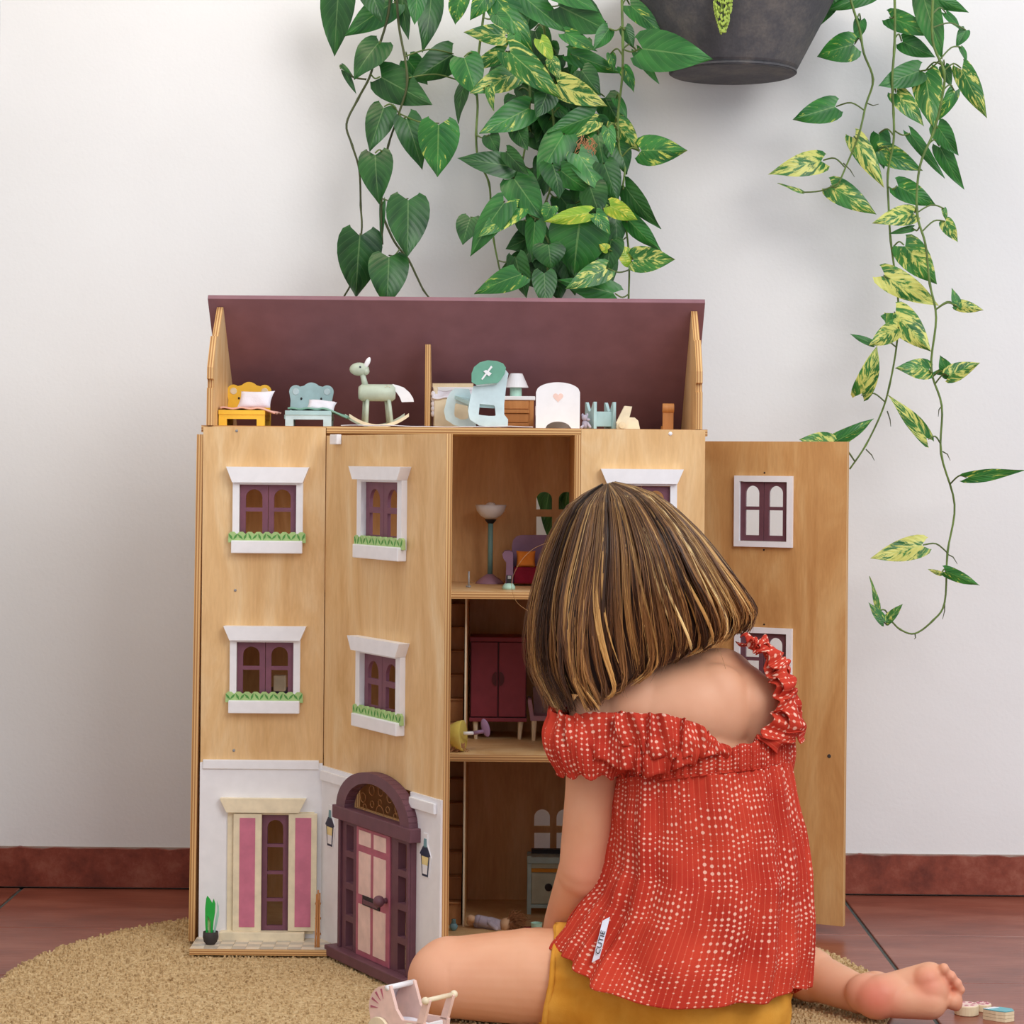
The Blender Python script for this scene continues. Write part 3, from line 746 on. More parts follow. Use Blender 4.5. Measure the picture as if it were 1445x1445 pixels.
for (a, b, c, d) in wD:
    m = MB(FD); perf(m, a, b, c, d, 0, 0.006, [(a+bw, b-bw, c+bw, d-bw)], 0, 0); m.build('window_frame', M['white'], panelD, bevel=0.0008)
    cxm = (a+b)/2
    casement(FD, panelD, a+bw+.0004, cxm-.0003, c+bw+.0005, d-bw-.0005, -0.004, 0.001, M['mauvedk'])
    casement(FD, panelD, cxm+.0003, b-bw-.0004, c+bw+.0005, d-bw-.0005, -0.004, 0.001, M['mauvedk'])
    for zz in (d+0.0045, c-0.0045):
        m = MB(FD); m.lathe([(0.0001, 0), (0.0015, 0), (0.001, 0.0012), (0.0001, 0.0013)], (cxm, 0, zz), 8, ax=(0,1,0)); m.build('screw', M['black'], panelD)
    m = MB(FD); m.prism([(a+bw, c+bw-0.003)] + [(a+bw+(b-a-2*bw)*k/8, c+bw+0.004+(0.002 if k % 2 else 0)) for k in range(9)] + [(b-bw, c+bw-0.003)], -0.018, -0.014)
    m.build('box_foliage', M['leafpaint'], panelD)
s_, z_ = onp(FD, 1170, 1067); m = MB(FD); m.lathe([(0.0001, 0), (0.003, 0), (0.0022, 0.0008), (0.0001, 0.0009)], (s_, 0, z_), 10, ax=(0,1,0)); m.build('screw', M['potdark'], panelD)

# --- attic -----------------------------------------------------------------------
ATZ = ZTB
def gable(xa, inner):
    pts = [(HF+0.002, ATZ), (HF+0.004, ATZ+0.052), (HF+0.012, ATZ+0.054), (HF+0.012, ATZ+0.064), (HF+0.004, ATZ+0.066), (HF+0.005, ATZ+0.082), (HF+0.040, ATZ+0.128), (HF+0.058, ATZ+0.128), (HF+0.110, ATZ+0.174), (HF+0.128, ATZ+0.174),
           (HF+0.215, ATZ+0.112), (HF+0.222, ATZ+0.112), (HB-0.035, ATZ+0.035), (HB-0.006, ATZ+0.012), (HB-0.006, ATZ)]
    m = MB(); m.prism(pts, xa, xa+0.009, 0, axis=0, emi=1)
    return m.build('gable', [M['ply'], M['edge']], house)
gable(HX0+0.004, 1); gable(HX1-0.013, 0)
# mauve roof slope behind, ridge towards the front
rt = P(644, 424.5, 3.40); r0 = P(293, 423, 3.40).x; r1 = P(995, 430, 3.40).x
m = MB(); yb, zb_ = HB+0.004, ATZ-0.004
th = 0.008; dy, dz = rt.y-yb, rt.z-zb_; L = math.hypot(dy, dz); ny_, nz_ = -dz/L*-1, -dy/L*-1
ny_, nz_ = dz/L, -dy/L
m.prism([(rt.y, rt.z), (rt.y+ny_*th, rt.z+nz_*th), (yb+ny_*th, zb_+nz_*th), (yb, zb_)], r0, r1, 0, axis=0, emi=0)
m.build('roof_slope', M['roof'], house, bevel=0.0006)
# middle truss of the attic
ax_ = P(603.5, 540, 3.44).x; za = P(603.5, 486, 3.44).z
m = MB(); m.prism([(CAMY+3.44, ATZ), (CAMY+3.44, za), (CAMY+3.455, za), (CAMY+3.50, ATZ+0.07), (CAMY+3.55, ATZ)], ax_-0.0038, ax_+0.0038, 0, axis=0, emi=1)
m.build('attic_divider', PLY, house)
# ------------------------------------------------------------------ toys
FZ = lambda z: 0.69 - z
def zy(py, Z): return P(722, py, Z).z
def X(px, Z, py=600): return P(px, py, Z).x
def pillow(mb, c, ax, ay, az, n=14):
    """cushion: centre, half-axis vectors (width, height), thickness vector"""
    c = Vector(c); ax = Vector(ax); ay = Vector(ay); az = Vector(az)
    for sg in (-1, 1):
        def fn(u, v):
            x, y = u*2-1, v*2-1
            k = max(0, (1-x**4)*(1-y**4))**.55
            e = 1-.08*(1-abs(x)**2)*abs(y)**6; e2 = 1-.08*(1-abs(y)**2)*abs(x)**6
            return c+ax*(x*e2)+ay*(y*e)+az*(sg*k*(1+.12*math.sin(x*5+y*3)))
        mb.sheet(n, n, fn)
    return mb
def bear_bed(cxf, cxh, mat, mat2, earm, name_lab, grp):
    Zf, Zh = 3.355, 3.475; hw = .0330
    xf, xh = X(cxf, Zf), X(cxh, Zh); yf, yh = CAMY+Zf, CAMY+Zh
    root = thing('toy_bed', (xf, (yf+yh)/2, ATZ), name_lab, 'toy bed', grp)
    dx = (xh-xf)
    zt = zy(582, Zf); zr = zt-.0062
    m = MB(); m.prism([(xf-hw, ATZ), (xf-hw+.0115, ATZ), (xf-hw+.0115, zr-.0065), (xf+hw-.0115, zr-.0065), (xf+hw-.0115, ATZ), (xf+hw, ATZ), (xf+hw, zr), (xf-hw, zr)], yf, yf+.007)
    m.build('footboard', mat2, root, bevel=.0008)
    m = MB(); m.prism([(xf-hw-.0005, yf-.0015), (xf+hw+.0005, yf-.0015), (xh+hw, yh), (xh-hw, yh)], zr, zt, axis=2); m.build('bed_base', mat, root, bevel=.0008)
    for sg in (-1, 1):
        m = MB(); m.box((xh+sg*(hw-.005)-.005, yh-.012, ATZ), (xh+sg*(hw-.005)+.005, yh, zr)); m.build('leg', mat, root, bevel=.0006)
        m = MB(); m.box((xf+sg*(hw-.002)-.002, yf+.007, zr-.006), (xf+sg*(hw-.002)+.002+dx, yh-.012, zr)); m.build('side_rail', mat, root)
    ztop = zy(546, Zh); er = .0098; h = ztop-zt
    poly = [(xh-hw*.96, zt), (xh+hw*.96, zt)] + [(xh+hw*.93, zt+h*.45)] + arc(xh+hw-.0098, zt+h-er, er, -20, 130, 8) + arc(xh, zt+h*.60, hw*.50, 50, 130, 8, h*.50) + arc(xh-hw+.0098, zt+h-er, er, 50, 200, 8) + [(xh-hw*.93, zt+h*.45)]
    m = MB(); m.prism(poly, yh, yh+.006); hb = m.build('headboard', mat, root, bevel=.001)
    for sg in (-1, 1):
        m = MB(); m.lathe([(.0001, 0), (.0052, 0), (.0045, .0008), (.0001, .0009)], (xh+sg*(hw-.0098), yh, zt+h-er), 14, ax=(0, -1, 0)); m.build('ear_print', earm, hb)
        m = MB(); m.ball((xh+sg*.0148, yh-.0003, zt+h*.50), (.0016, .001, .0020), 8, 6); m.build('eye', M['black'], hb)
    return xf, xh, yf, yh, zt, hw
bx = bear_bed(341, 351, M['yellow'], M['yellow'], M['cream'], 'yellow wooden doll\'s bed with a bear-shaped headboard, left end of the attic', 'bear beds in the attic')
xf, xh, yf, yh, zt, hw = bx
def blanket(name, mat, x0, x1, y0, y1, z, tail, lab, grp='doll blankets'):
    def fn(u, v):
        x = x0+(x1-x0)*u; y = y0+(y1-y0)*v; zz = z+.0022+.0009*math.sin(u*17+v*4)+.0008*math.sin(v*13)
        if u > .78: k = (u-.78)/.22; x += tail[0]*k; zz -= tail[1]*k**1.2; y -= .01*k
        if zz < ATZ+.001: zz = ATZ+.001
        return Vector((x, y, zz))
    m = MB(); m.sheet(34, 14, fn); o = m.build(name, mat, None, smooth=True, solid=.0022, loc=(x0, y0, z)); return tag(o, lab, 'blanket', grp)
blanket('blanket', M['peach'], xf-.032, xf+.036, yf+.002, yh-.02, zt+.0005, (.012, .006), 'peach blanket spread on the yellow bear bed')
m = MB(); pillow(m, (X(360, 3.40), CAMY+3.405, zt+.0165), (.0245, 0, .0005), (.003, .004, .0125), (.001, -.0055, .001))
tag(m.build('pillow', M['pillow'], None, smooth=True, loc=(X(360, 3.40), CAMY+3.405, zt)), 'white cushion propped up on the yellow bear bed', 'cushion', 'doll cushions')
bx = bear_bed(435, 439, M['blue'], M['paleblue'], M['paleblue'], 'pale blue wooden doll\'s bed with a bear-shaped headboard, left of the rocking horse', 'bear beds in the attic')
xf, xh, yf, yh, zt, hw = bx
blanket('blanket', M['greencloth'], xf-.030, xf+.034, yf+.002, yh-.02, zt+.0005, (.022, .012), 'grey-green blanket hanging off the pale blue bear bed')
m = MB(); pillow(m, (X(453, 3.41), CAMY+3.415, zt+.0085), (.0205, 0, -.002), (.002, .005, .0075), (.001, -.005, .003))
tag(m.build('pillow', M['pillow'], None, smooth=True, loc=(X(453, 3.41), CAMY+3.415, zt)), 'flat pinkish-white cushion lying on the pale blue bear bed', 'cushion', 'doll cushions')

# thin cloth along the attic edge
def fn(u, v):
    x = X(482, 3.32)+(X(752, 3.32)-X(482, 3.32))*u; return Vector((x, HF+.004+.028*v, ATZ+.0013+.0008*math.sin(u*9)+.0003*math.sin(u*31)))
m = MB(); m.sheet(60, 3, fn); tag(m.build('cloth_strip', M['pillow'], None, smooth=True, solid=.0010, loc=(X(482, 3.32), HF, ATZ)), 'long thin whitish cloth lying along the front edge of the attic floor', 'cloth')

# rocking horse
Zr = 3.405
hor = thing('rocking_horse', (X(530, Zr), CAMY+Zr, ATZ), 'sage green wooden rocking horse with white tail on the attic floor', 'rocking horse')
q = lambda px, py, dz=0: P(px, py, Zr+dz)
s1 = Zr/FPX
m = MB(); a, c = q(505.5, 554), q(558.5, 554); r_ = 12*s1
m.lathe([(.0001, 0), (r_*.7, .0006), (r_, .005), (r_, (c-a).length-.005), (r_*.7, (c-a).length-.0006), (.0001, (c-a).length)], a, 24, ax=(1, 0, 0)); m.build('horse_body', M['sage'], hor, smooth=True)
m = MB(); m.ball(q(507, 521), (14*s1, 8.5*s1, 9.5*s1), 20, 12); m.ball(q(516, 524), (5.5*s1, 7*s1, 5.5*s1)); hh_ = m.build('horse_head', M['sage'], hor, smooth=True)
m = MB(); m.tube([q(516, 546), q(511, 526)], [4.6*s1, 3.6*s1], 14); m.build('neck', M['sage'], hor, smooth=True)
for dz in (-.004, .006):
    m = MB(); m.ball(q(518.5, 511.5, dz), (3.6*s1, 2.2*s1, 8*s1), R=Matrix.Rotation(math.radians(24), 3, 'Y')); m.build('ear', M['white'], hh_, smooth=True)
m = MB(); m.ball(q(508.3, 517.8, -8.6*s1), 1.4*s1, 8, 6); m.build('eye', M['navy'], hh_)
m = MB(); m.ball(q(494.5, 520, -1.5*s1), 1.1*s1, 8, 6); m.build('nostril', M['black'], hh_)
for (ax_, bx_, dz) in ((518.5, 517, -.010), (515, 513, .010), (548.5, 552.5, -.010), (545, 548, .010)):
    m = MB(); m.tube([q(ax_, 562, dz*.4), q(bx_, 596.5, dz)], [2.9*s1, 2.9*s1], 10); m.build('leg', M['sage'], hor, smooth=True)
for dz, off in ((-.0125, 0), (.0125, -6)):
    pts = []; lowp = []
    for k in range(17):
        u = k/16; px_ = 493+off+(577-493)*u; yy = 602.5-15*(2*u-1)**2*(1 if u < .5 else 1.05)
        pts.append(q(px_, yy-3.6, dz)); lowp.append(q(px_, yy+1.2, dz))
    m = MB(); m.prism([(p.x, p.z) for p in pts]+[(p.x, max(p.z, ATZ+.0012)) for p in lowp[::-1]], pts[0].y-.0022, pts[0].y+.0022); m.build('rocker', M['cream'] if dz < 0 else M['sage'], hor, bevel=.0006)
tl = [(554, 542), (562, 544), (570, 547), (578, 554), (583, 562), (584, 567), (567, 567.5), (564, 560), (559, 553), (555, 550)]
m = MB(); m.prism([(q(*t_).x, q(*t_).z) for t_ in tl], CAMY+Zr-.003, CAMY+Zr+.003); m.build('tail', M['white'], hor, bevel=.0008)
for (dx_, dy_) in ((544, 546), (547, 544.5), (550, 546), (552, 549), (548, 549)):
    m = MB(); m.ball(q(dx_, dy_, -r_*.80), .0008, 6, 5); m.build('spot', M['cream'], hor)

def plate(mb, pts, Z, t, mi=0): mb.prism([(P(a_, b_, Z).x, P(a_, b_, Z).z) for a_, b_ in pts][::-1], CAMY+Z-t/2, CAMY+Z+t/2, mi); return mb
# changing unit behind the rocking chair
Zk = 3.46
ck = thing('toy_cot', (X(650, Zk), CAMY+Zk, ATZ), 'cream wooden doll\'s cot with white quilt behind the rocking chair', 'toy cot')
m = MB(); plate(m, [(610.5, 541), (668, 541), (668, 546.5), (610.5, 546.5)], Zk+.03, .006); m.build('top_rail', M['palewood'], ck, bevel=.0006)
m = MB(); a = P(613, 562, Zk); m.box((a.x, CAMY+Zk-.008, ATZ), (P(668, 562, Zk).x, CAMY+Zk, a.z)); m.build('front_panel', M['cream'], ck, bevel=.0008)
m = MB(); m.box((a.x-.0015, CAMY+Zk, ATZ), (a.x+.0045, CAMY+Zk+.036, P(610, 547, Zk+.03).z)); m.build('side_panel', M['cream'], ck, bevel=.0006)
m = MB(); a = P(611, 546, Zk+.028); m.box((a.x, CAMY+Zk+.024, P(0, 562, Zk).z), (P(668, 546, Zk).x, CAMY+Zk+.036, a.z)); m.build('back_panel', M['white'], ck, bevel=.0006)
m = MB()
def fn(u, v):
    a = P(609.5+56*u, 552+10*v, Zk+.012-.022*v); return a + Vector((0, -.001*math.sin(u*9), .0012*math.sin(u*14+v*3)))
m.sheet(30, 8, fn); m.build('quilt', M['pillow'], ck, smooth=True, solid=.002)
m = MB(); 
for k in range(5): m.ball(P(611, 556+k*7, Zk-.004), (.0035, .003, .0045))
m.build('quilt_frill', M['pillow'], ck, smooth=True)

# rocking chair
Zc_ = 3.385
rc = thing('toy_rocking_chair', (X(685, Zc_), CAMY+Zc_, ATZ), 'ice-blue doll\'s rocking chair with green headrest bearing a white cross', 'rocking chair')
def ringplate(mb, outer, inner, Z, t):
    """plate with one hole, joined corner to corner (same vertex count)"""
    n = len(outer); O = [P(a_, b_, Z) for a_, b_ in outer]; I = [P(a_, b_, Z) for a_, b_ in inner]
    for k in range(n):
        k2 = (k+1) % n
        mb.prism([(O[k].x, O[k].z), (I[k].x, I[k].z), (I[k2].x, I[k2].z), (O[k2].x, O[k2].z)], CAMY+Z-t/2, CAMY+Z+t/2)
    return mb
outA = [(668, 545), (700, 543), (712, 520), (717.5, 527), (714, 548), (711.5, 570), (711.5, 585), (717, 592), (716.5, 602.5), (697, 603), (676, 600.5), (663, 592), (660.5, 580), (663.5, 562)]
inA = [(677, 570), (687, 571), (696, 572), (697.5, 572.5), (698, 573), (698.5, 575), (699, 580), (699.5, 586), (698, 587), (690, 587), (680, 586), (675.5, 585), (676, 580), (676.5, 575)]
m = MB(); ringplate(m, outA, inA, 3.362, .006); m.build('side_frame', M['paleblue'], rc)
outB = [(642, 548), (662, 549), (666, 562), (668, 580), (671, 592), (672, 602), (655, 603), (641, 600), (629, 592), (626.5, 580), (631, 562), (636, 553)]
inB = [(643, 569), (652, 571), (660, 573), (661, 580), (661, 590), (656, 592), (650, 592), (646, 590), (642, 588), (641, 584), (641.5, 576), (642, 571)]
m = MB(); ringplate(m, outB, inB, 3.415, .006); m.build('side_frame', M['paleblue'], rc)
m = MB(); a, b_, c, d = P(641, 560, 3.413), P(668, 572, 3.365), P(698, 574, 3.365), P(664, 566, 3.413)
m.add([a, b_, c, d], [(0, 1, 2, 3)]); m.build('seat', M['blue'], rc, solid=.005)
m = MB(); a, b_, c, d = P(664, 566, 3.413), P(699, 572, 3.365), P(715, 527, 3.365), P(676, 540, 3.413)
m.add([a, b_, c, d], [(0, 1, 2, 3)]); m.build('back', M['paleblue'], rc, solid=.005)
hr = [(665.5, 539), (665.5, 527), (669, 518), (677, 511.5), (688, 508.5), (701, 509.5), (710, 513), (714, 519), (712, 528), (706, 537), (702, 540.5), (672, 543)]
m = MB(); plate(m, hr, 3.352, .006); hro = m.build('headrest', M['mint'], rc, bevel=.001)
m = MB(); plate(m, [(679, 535), (681, 536), (695, 518), (693, 516)], 3.3482, .001); plate(m, [(682, 524), (686, 522), (694, 527), (690, 531)], 3.3480, .001); m.build('cross_print', M['white'], hro)

# little chest with a lamp on it
Zd = 3.45
ch = thing('toy_chest', (X(732, Zd), CAMY+Zd, ATZ), 'small honey wood doll\'s chest with white top, left of the heart bed', 'toy chest')
xa, xb = X(700, Zd), X(754, Zd); zt = zy(559, Zd); zb_ = zy(564.5, Zd); y_ = CAMY+Zd
m = MB(); m.box((xa, y_-.003, zb_), (xb+.001, y_+.045, zt)); m.build('chest_top', M['white'], ch, bevel=.0008)
m = MB(); m.box((xa+.001, y_, ATZ+.004), (xb-.0075, y_+.042, zb_)); m.build('carcass', M['wood'], ch)
for xx in (xb-.0075, xa+.001): 
    m = MB(); m.box((xx, y_-.001, ATZ), (xx+.0065, y_+.042, zb_)); m.build('post', M['wood'], ch, bevel=.0005)
for py_ in (581.5, 600.5):
    m = MB(); m.box((xa+.007, y_-.0045, zy(py_+1.5, Zd)), (xb-.0075, y_, zy(py_-3.5, Zd))); m.build('rail', M['wood'], ch, bevel=.0005)
for (p_, q_) in ((566, 577), (583.5, 596)):
    m = MB(); m.box((xa+.009, y_-.0018, zy(q_, Zd)), (xb-.009, y_, zy(p_, Zd))); m.build('drawer', M['wood'], ch, bevel=.0005)
lm = thing('toy_table_lamp', (X(727.5, Zd), y_+.018, zt), 'tiny lamp with white tapered shade and mint foot on the doll\'s chest', 'lamp')
Zl = Zd+.018
m = MB(); m.lathe([(8.6*s1, 0), (8.6*s1, .0145)], (X(727.5, Zl), CAMY+Zl, zt), 20); m.build('lamp_foot', M['mintlt'], lm, smooth=False)
m = MB(); z0_ = zy(547, Zl); m.lathe([(17.5*s1, 0), (17.5*s1, .001), (9*s1, .0205), (8.5*s1, .021)], (X(728, Zl), CAMY+Zl, z0_), 28); m.build('lamp_shade', M['white'], lm)

# white heart bed seen from its end
Zw = 3.355
wbd = thing('toy_bed', (X(787, Zw), CAMY+Zw+.05, ATZ), 'white doll\'s bed end with a cut heart and arched foot, attic centre', 'toy bed')
xa, xb = X(756, Zw), X(818, Zw); xm = (xa+xb)/2; zs_ = zy(553, Zw); zt = zy(539, Zw)
foot = arc(xm+.0005, ATZ, 17*s1, 0, 180, 10, 10*s1)
poly = [(xb, ATZ), (xb, zs_)] + arc(xm, zs_, (xb-xa)/2, 0, 180, 16, zt-zs_)[1:-1] + [(xa, zs_), (xa, ATZ)] + foot[::-1]
m = MB()
# built from strips so that the foot arch stays open
n = 28
for k in range(n):
    u0, u1 = xa+(xb-xa)*k/n, xa+(xb-xa)*(k+1)/n
    tp = lambda x: zs_+(zt-zs_)*math.sqrt(max(0, 1-((x-xm)/((xb-xa)/2))**2))
    def lo(x):
        d = (x-xm-.0005)/(17.5*s1); return ATZ+(10*s1*math.sqrt(1-d*d) if abs(d) < 1 else 0)
    m.prism([(u0, lo(u0)), (u1, lo(u1)), (u1, tp(u1)), (u0, tp(u0))], CAMY+Zw-.003, CAMY+Zw+.003)
m.build('headboard', M['white'], wbd)
hp = []
for k in range(24):
    t = 2*PI*k/24; hp.append((xm+.0002+.00046*16*math.sin(t)**3, zy(560, Zw)+.00046*(13*math.cos(t)-5*math.cos(2*t)-2*math.cos(3*t)-math.cos(4*t))))
m = MB(); m.prism(hp, CAMY+Zw-.0034, CAMY+Zw-.0028); m.build('heart_inlay', M['palepink'], wbd)
for xx in (xa+.001, xb-.006):
    m = MB(); m.box((xx, CAMY+Zw+.003, ATZ+.008), (xx+.005, CAMY+Zw+.105, ATZ+.022)); m.build('side_rail', M['white'], wbd, bevel=.0005)
m = MB(); m.box((xa, CAMY+Zw+.105, ATZ), (xb, CAMY+Zw+.111, ATZ+.035)); m.build('footboard', M['white'], wbd, bevel=.0008)
m = MB(); pillow(m, (xm, CAMY+Zw+.055, ATZ+.022), (.024, 0, 0), (0, .045, 0), (0, 0, .006)); m.build('mattress', M['palewood'], wbd, smooth=True)

# small plush
m = MB(); c = P(826, 597, 3.36); c.z = ATZ+.007
m.ball(c, (.0052, .005, .0068)); m.ball(c+Vector((-.001, -.002, .0092)), .0045); m.ball(c+Vector((-.004, 0, .013)), (.0018, .0015, .0025)); m.ball(c+Vector((.0025, 0, .0133)), (.0018, .0015, .0025))
m.capsule(c+Vector((.003, -.003, .002)), c+Vector((.0066, -.006, -.004)), .0018, .002); m.capsule(c+Vector((-.003, -.003, -.002)), c+Vector((-.0055, -.008, -.0046)), .0018, .002); m.ball(c+Vector((.004, -.003, .0065)), (.003, .003, .002))
tag(m.build('plush_toy', cloth_mat('lilac_grey_plush', (150, 140, 158), (208, 200, 212)), None, smooth=True, loc=(c.x, c.y, ATZ)), 'tiny lilac-grey plush toy between the heart bed and blue doll\'s seat', 'plush toy')

# pale blue doll's seat with notched ends
cb = thing('toy_stool', (X(856, 3.38), CAMY+3.38, ATZ), 'small pale blue doll\'s seat with notched ends, right of the heart bed', 'toy seat')
R_ = Matrix.Translation((X(838, 3.355), CAMY+3.355, 0)) @ Matrix.Rotation(math.radians(18), 4, 'Z')
zt = zy(566, 3.36); wd_ = .0305
for xx in (0.0, wd_-.001):
    m = MB(R_); m.prism([(0, ATZ), (.038, ATZ), (.038, zt), (.034, zt), (.0225, ATZ+.026), (.0155, ATZ+.026), (.004, zt), (0, zt)], xx, xx+.0042, axis=0); m.build('end_panel', M['blue'], cb, bevel=.0006)
m = MB(R_); m.box((.0042, .006, ATZ+.004), (wd_-.001, .009, ATZ+.0255)); m.build('front_panel', M['blue'], cb, bevel=.0005)
m = MB(R_); m.box((.0042, .0275, ATZ+.004), (wd_-.001, .031, ATZ+.0255)); m.build('back_panel', M['blue'], cb, bevel=.0005)
m = MB(R_); m.box((.0042, .009, ATZ+.020), (wd_-.001, .0275, ATZ+.0235)); m.build('seat', M['blue'], cb)

# cream rocker toy
cr = thing('toy_lounger', (X(885, 3.345), CAMY+3.345, ATZ), 'small cream wooden doll\'s recliner with raised back beside the blue seat', 'toy lounger')
m = MB(); plate(m, [(869, 597), (881, 573), (891.5, 574), (888, 588), (880, 599)], 3.345, .022); m.build('backrest', M['cream'], cr, bevel=.0012)
m = MB(); plate(m, [(870, 606), (870, 597), (880, 592), (886, 589), (895, 589.5), (900, 594), (902.5, 606)], 3.345, .026); m.build('seat', M['cream'], cr, bevel=.0015)
m = MB(); m.lathe([(.0001, 0), (4.6*s1, 0), (4.6*s1, .004), (.0001, .0045)], P(878, 600, 3.330), 18, ax=(0, -1, 0)); m.build('wheel', M['palewood'], cr)
# orange scroll-backed piece
sc = thing('toy_slide', (X(943, 3.37), CAMY+3.37, ATZ), 'upright amber wooden piece with rolled top near the right gable', 'toy furniture')
m = MB(); a, b_ = P(935, 606, 3.37), P(950.5, 580, 3.37); m.box((a.x, a.y, ATZ), (b_.x, a.y+.005, zy(575, 3.37))); m.build('board', M['wood'], sc, bevel=.0008)
m = MB(); m.lathe([(.0001, 0), (6.5*s1, 0), (6.5*s1, .0165), (.0001, .0165)], (a.x-.0003, a.y+.001, zy(574, 3.37)), 20, ax=(1, 0, 0)); m.build('rolled_top', M['wood'], sc, bevel=.0005)
m = MB(); m.box((a.x, a.y+.005, ATZ), (b_.x, a.y+.04, ATZ+.006)); m.build('base', M['wood'], sc, bevel=.0008)

# ---- top room
Zl = 3.545; zf = zs1
fl_ = thing('toy_floor_lamp', (X(692, Zl), CAMY+Zl, zf), 'doll\'s floor lamp with white bowl shade, teal pole and mauve foot, top room', 'lamp')
s2 = Zl/FPX; bx_ = X(692.5, Zl, 720); by_ = CAMY+Zl
m = MB(); m.lathe([(.0001, 0), (20.5*s2, 0), (20*s2, .002), (13*s2, .008), (4.5*s2, .0145), (.0001, .015)], (X(691, Zl, 820), by_, zf), 28); m.build('lamp_foot', M['mauvelt'], fl_, smooth=True)
m = MB(); m.tube([(X(691.5, Zl, 812), by_, zf+.012), (bx_, by_, zy(736, Zl))], 3.7*s2, 14); m.build('pole', paint('teal_paint', (116, 156, 152), .5), fl_, smooth=True)
m = MB(); m.lathe([(4*s2, 0), (8*s2, .005), (8.5*s2, .0065)], (bx_, by_, zy(739, Zl)), 20); m.build('collar', M['black'], fl_)
m = MB(); z0_ = zy(732, Zl); m.lathe([(7.5*s2, 0), (14*s2, .004), (19.5*s2, .011), (22*s2, .0205), (21*s2, .0208), (17*s2, .012), (.0001, .007)], (bx_, by_, z0_), 32); m.ball((bx_, by_, z0_+.018), (.009, .009, .007), 14, 8); m.build('lamp_shade', M['white'], fl_, smooth=True)
Za = 3.50
ac = thing('toy_armchair', (X(750, Za), CAMY+Za, zf), 'mauve doll\'s armchair with burgundy seat in the top room', 'toy armchair')
bk = [(722.5, 823), (722.5, 770), (724, 762), (729, 756.5), (736, 755), (775, 755), (782, 757), (786, 763), (787, 823)]
m = MB(); plate(m, bk, Za+.03, .008); m.build('back', M['lavender'], ac, bevel=.0015)
for off in (0, 74):
    arm_ = [(713.5+off, 826), (714.5+off, 793), (710+off, 787), (709+off, 781), (712+off, 777), (719+off, 776.5), (724+off, 779), (724+off, 826)]
    m = MB(); plate(m, arm_, Za+.005, .045); m.build('arm', M['lavender'], ac, bevel=.0012)
m = MB(); a, b_ = P(724.5, 826, Za-.015), P(783, 801, Za-.015); m.box((a.x, a.y, zf+.003), (b_.x, a.y+.04, b_.z)); m.build('seat', M['burgcloth'], ac, bevel=.003)
m = MB(); pillow(m, P(742, 789, Za-.001), (.0145, 0, 0), (0, .003, .0125), (0, -.006, .001)); pc = m.build('cushion', M['orangecloth'], None, smooth=True, loc=P(742, 800, Za)); tag(pc, 'orange cushion with woven lines on the mauve armchair', 'cushion', None)
Zp = 3.385
ph = thing('toy_telephone', (X(718, Zp), CAMY+Zp, zf), 'tiny mint-based doll\'s gadget with black stem and screen before the armchair', 'toy gadget')
m = MB(); c = P(718, 824, Zp); c.z = zf; m.lathe([(.0001, 0), (9.5*s1, 0), (9.2*s1, .004), (6*s1, .0085), (.0001, .0095)], c, 20); m.build('base', M['mintlt'], ph, smooth=True)
m = MB(); m.box((c.x-.0038, c.y-.0035, zf+.008), (c.x+.0045, c.y+.0035, zf+.0205)); m.build('body', M['black'], ph, bevel=.0008)
m = MB(); m.box((c.x-.0015, c.y-.0042, zf+.0155), (c.x+.0032, c.y-.0034, zf+.0198)); m.build('screen', M['metal'], ph)
m = MB(); c = P(661.5, 822, 3.42); c.z = zf; m.tube([c, c+Vector((0, 0, .022))], .0013, 8); m.ball(c+Vector((0, 0, .0225)), .0016, 8, 6); m.tube([c+Vector((-.004, 0, .002)), c+Vector((.003, 0, .002))], .0013, 6)
tag(m.build('pin', M['metal'], None, smooth=True, loc=c), 'small upright metal pin on the top room floor left of the floor lamp', 'pin')

# ---- middle room
Zw = 3.49; zf = zs2; s3 = Zw/FPX; y_ = CAMY+Zw
wr = thing('toy_wardrobe', (X(702, Zw, 1000), y_+.03, zf), 'burgundy two-door doll\'s wardrobe on cream legs in the middle room', 'toy wardrobe')
xa, xb = X(663.5, Zw, 960), X(743, Zw, 960); zt = zy(899, Zw); zb_ = zy(1018.5, Zw)
m = MB(); m.box((xa-.001, y_-.004, zy(905.5, Zw)), (xb+.001, y_+.06, zt)); m.build('cornice', M['burg'], wr, bevel=.0008)
m = MB(); m.box((xa, y_+.002, zb_+.002), (xb, y_+.058, zy(905.5, Zw))); m.build('carcass', M['burgdk'], wr)
m = MB(); m.box((xa-.001, y_-.003, zb_), (xb+.001, y_+.06, zy(1013, Zw))); m.build('base_rail', M['burg'], wr, bevel=.0008)
xm = X(703, Zw, 960)
for (p_, q_, sg) in ((xa+.0012, xm-.0011, 1), (xm+.0011, xb-.0012, -1)):
    m = MB(); m.box((p_, y_-.0015, zy(1011.5, Zw)), (q_, y_+.002, zy(906.5, Zw))); dr = m.build('door', M['burg'], wr, bevel=.0006)
    e = q_ if sg > 0 else p_
    hp = [(e-sg*.0012+(-sg)*.0068*math.sin(PI*k/10), zy(958, Zw)+.0105*math.cos(PI*k/10)) for k in range(11)]
    m = MB(); m.prism(hp, y_-.0045, y_-.0015); m.build('handle', M['burgdk'], dr)
for xx in (xa+.006, xb-.010):
    for yy in (y_+.002, y_+.046):
        m = MB(); m.tube([(xx+.002, yy+.004, zb_), (xx+(0 if xx > xm else .003), yy+.004, zf)], [.0042, .0026], 8); m.build('leg', M['cream'], wr)
Zg = 3.50
gc = thing('toy_chair', (X(765, Zg, 1000), CAMY+Zg, zf), 'grey-mauve doll\'s easy chair on cream legs, right of the wardrobe', 'toy chair')
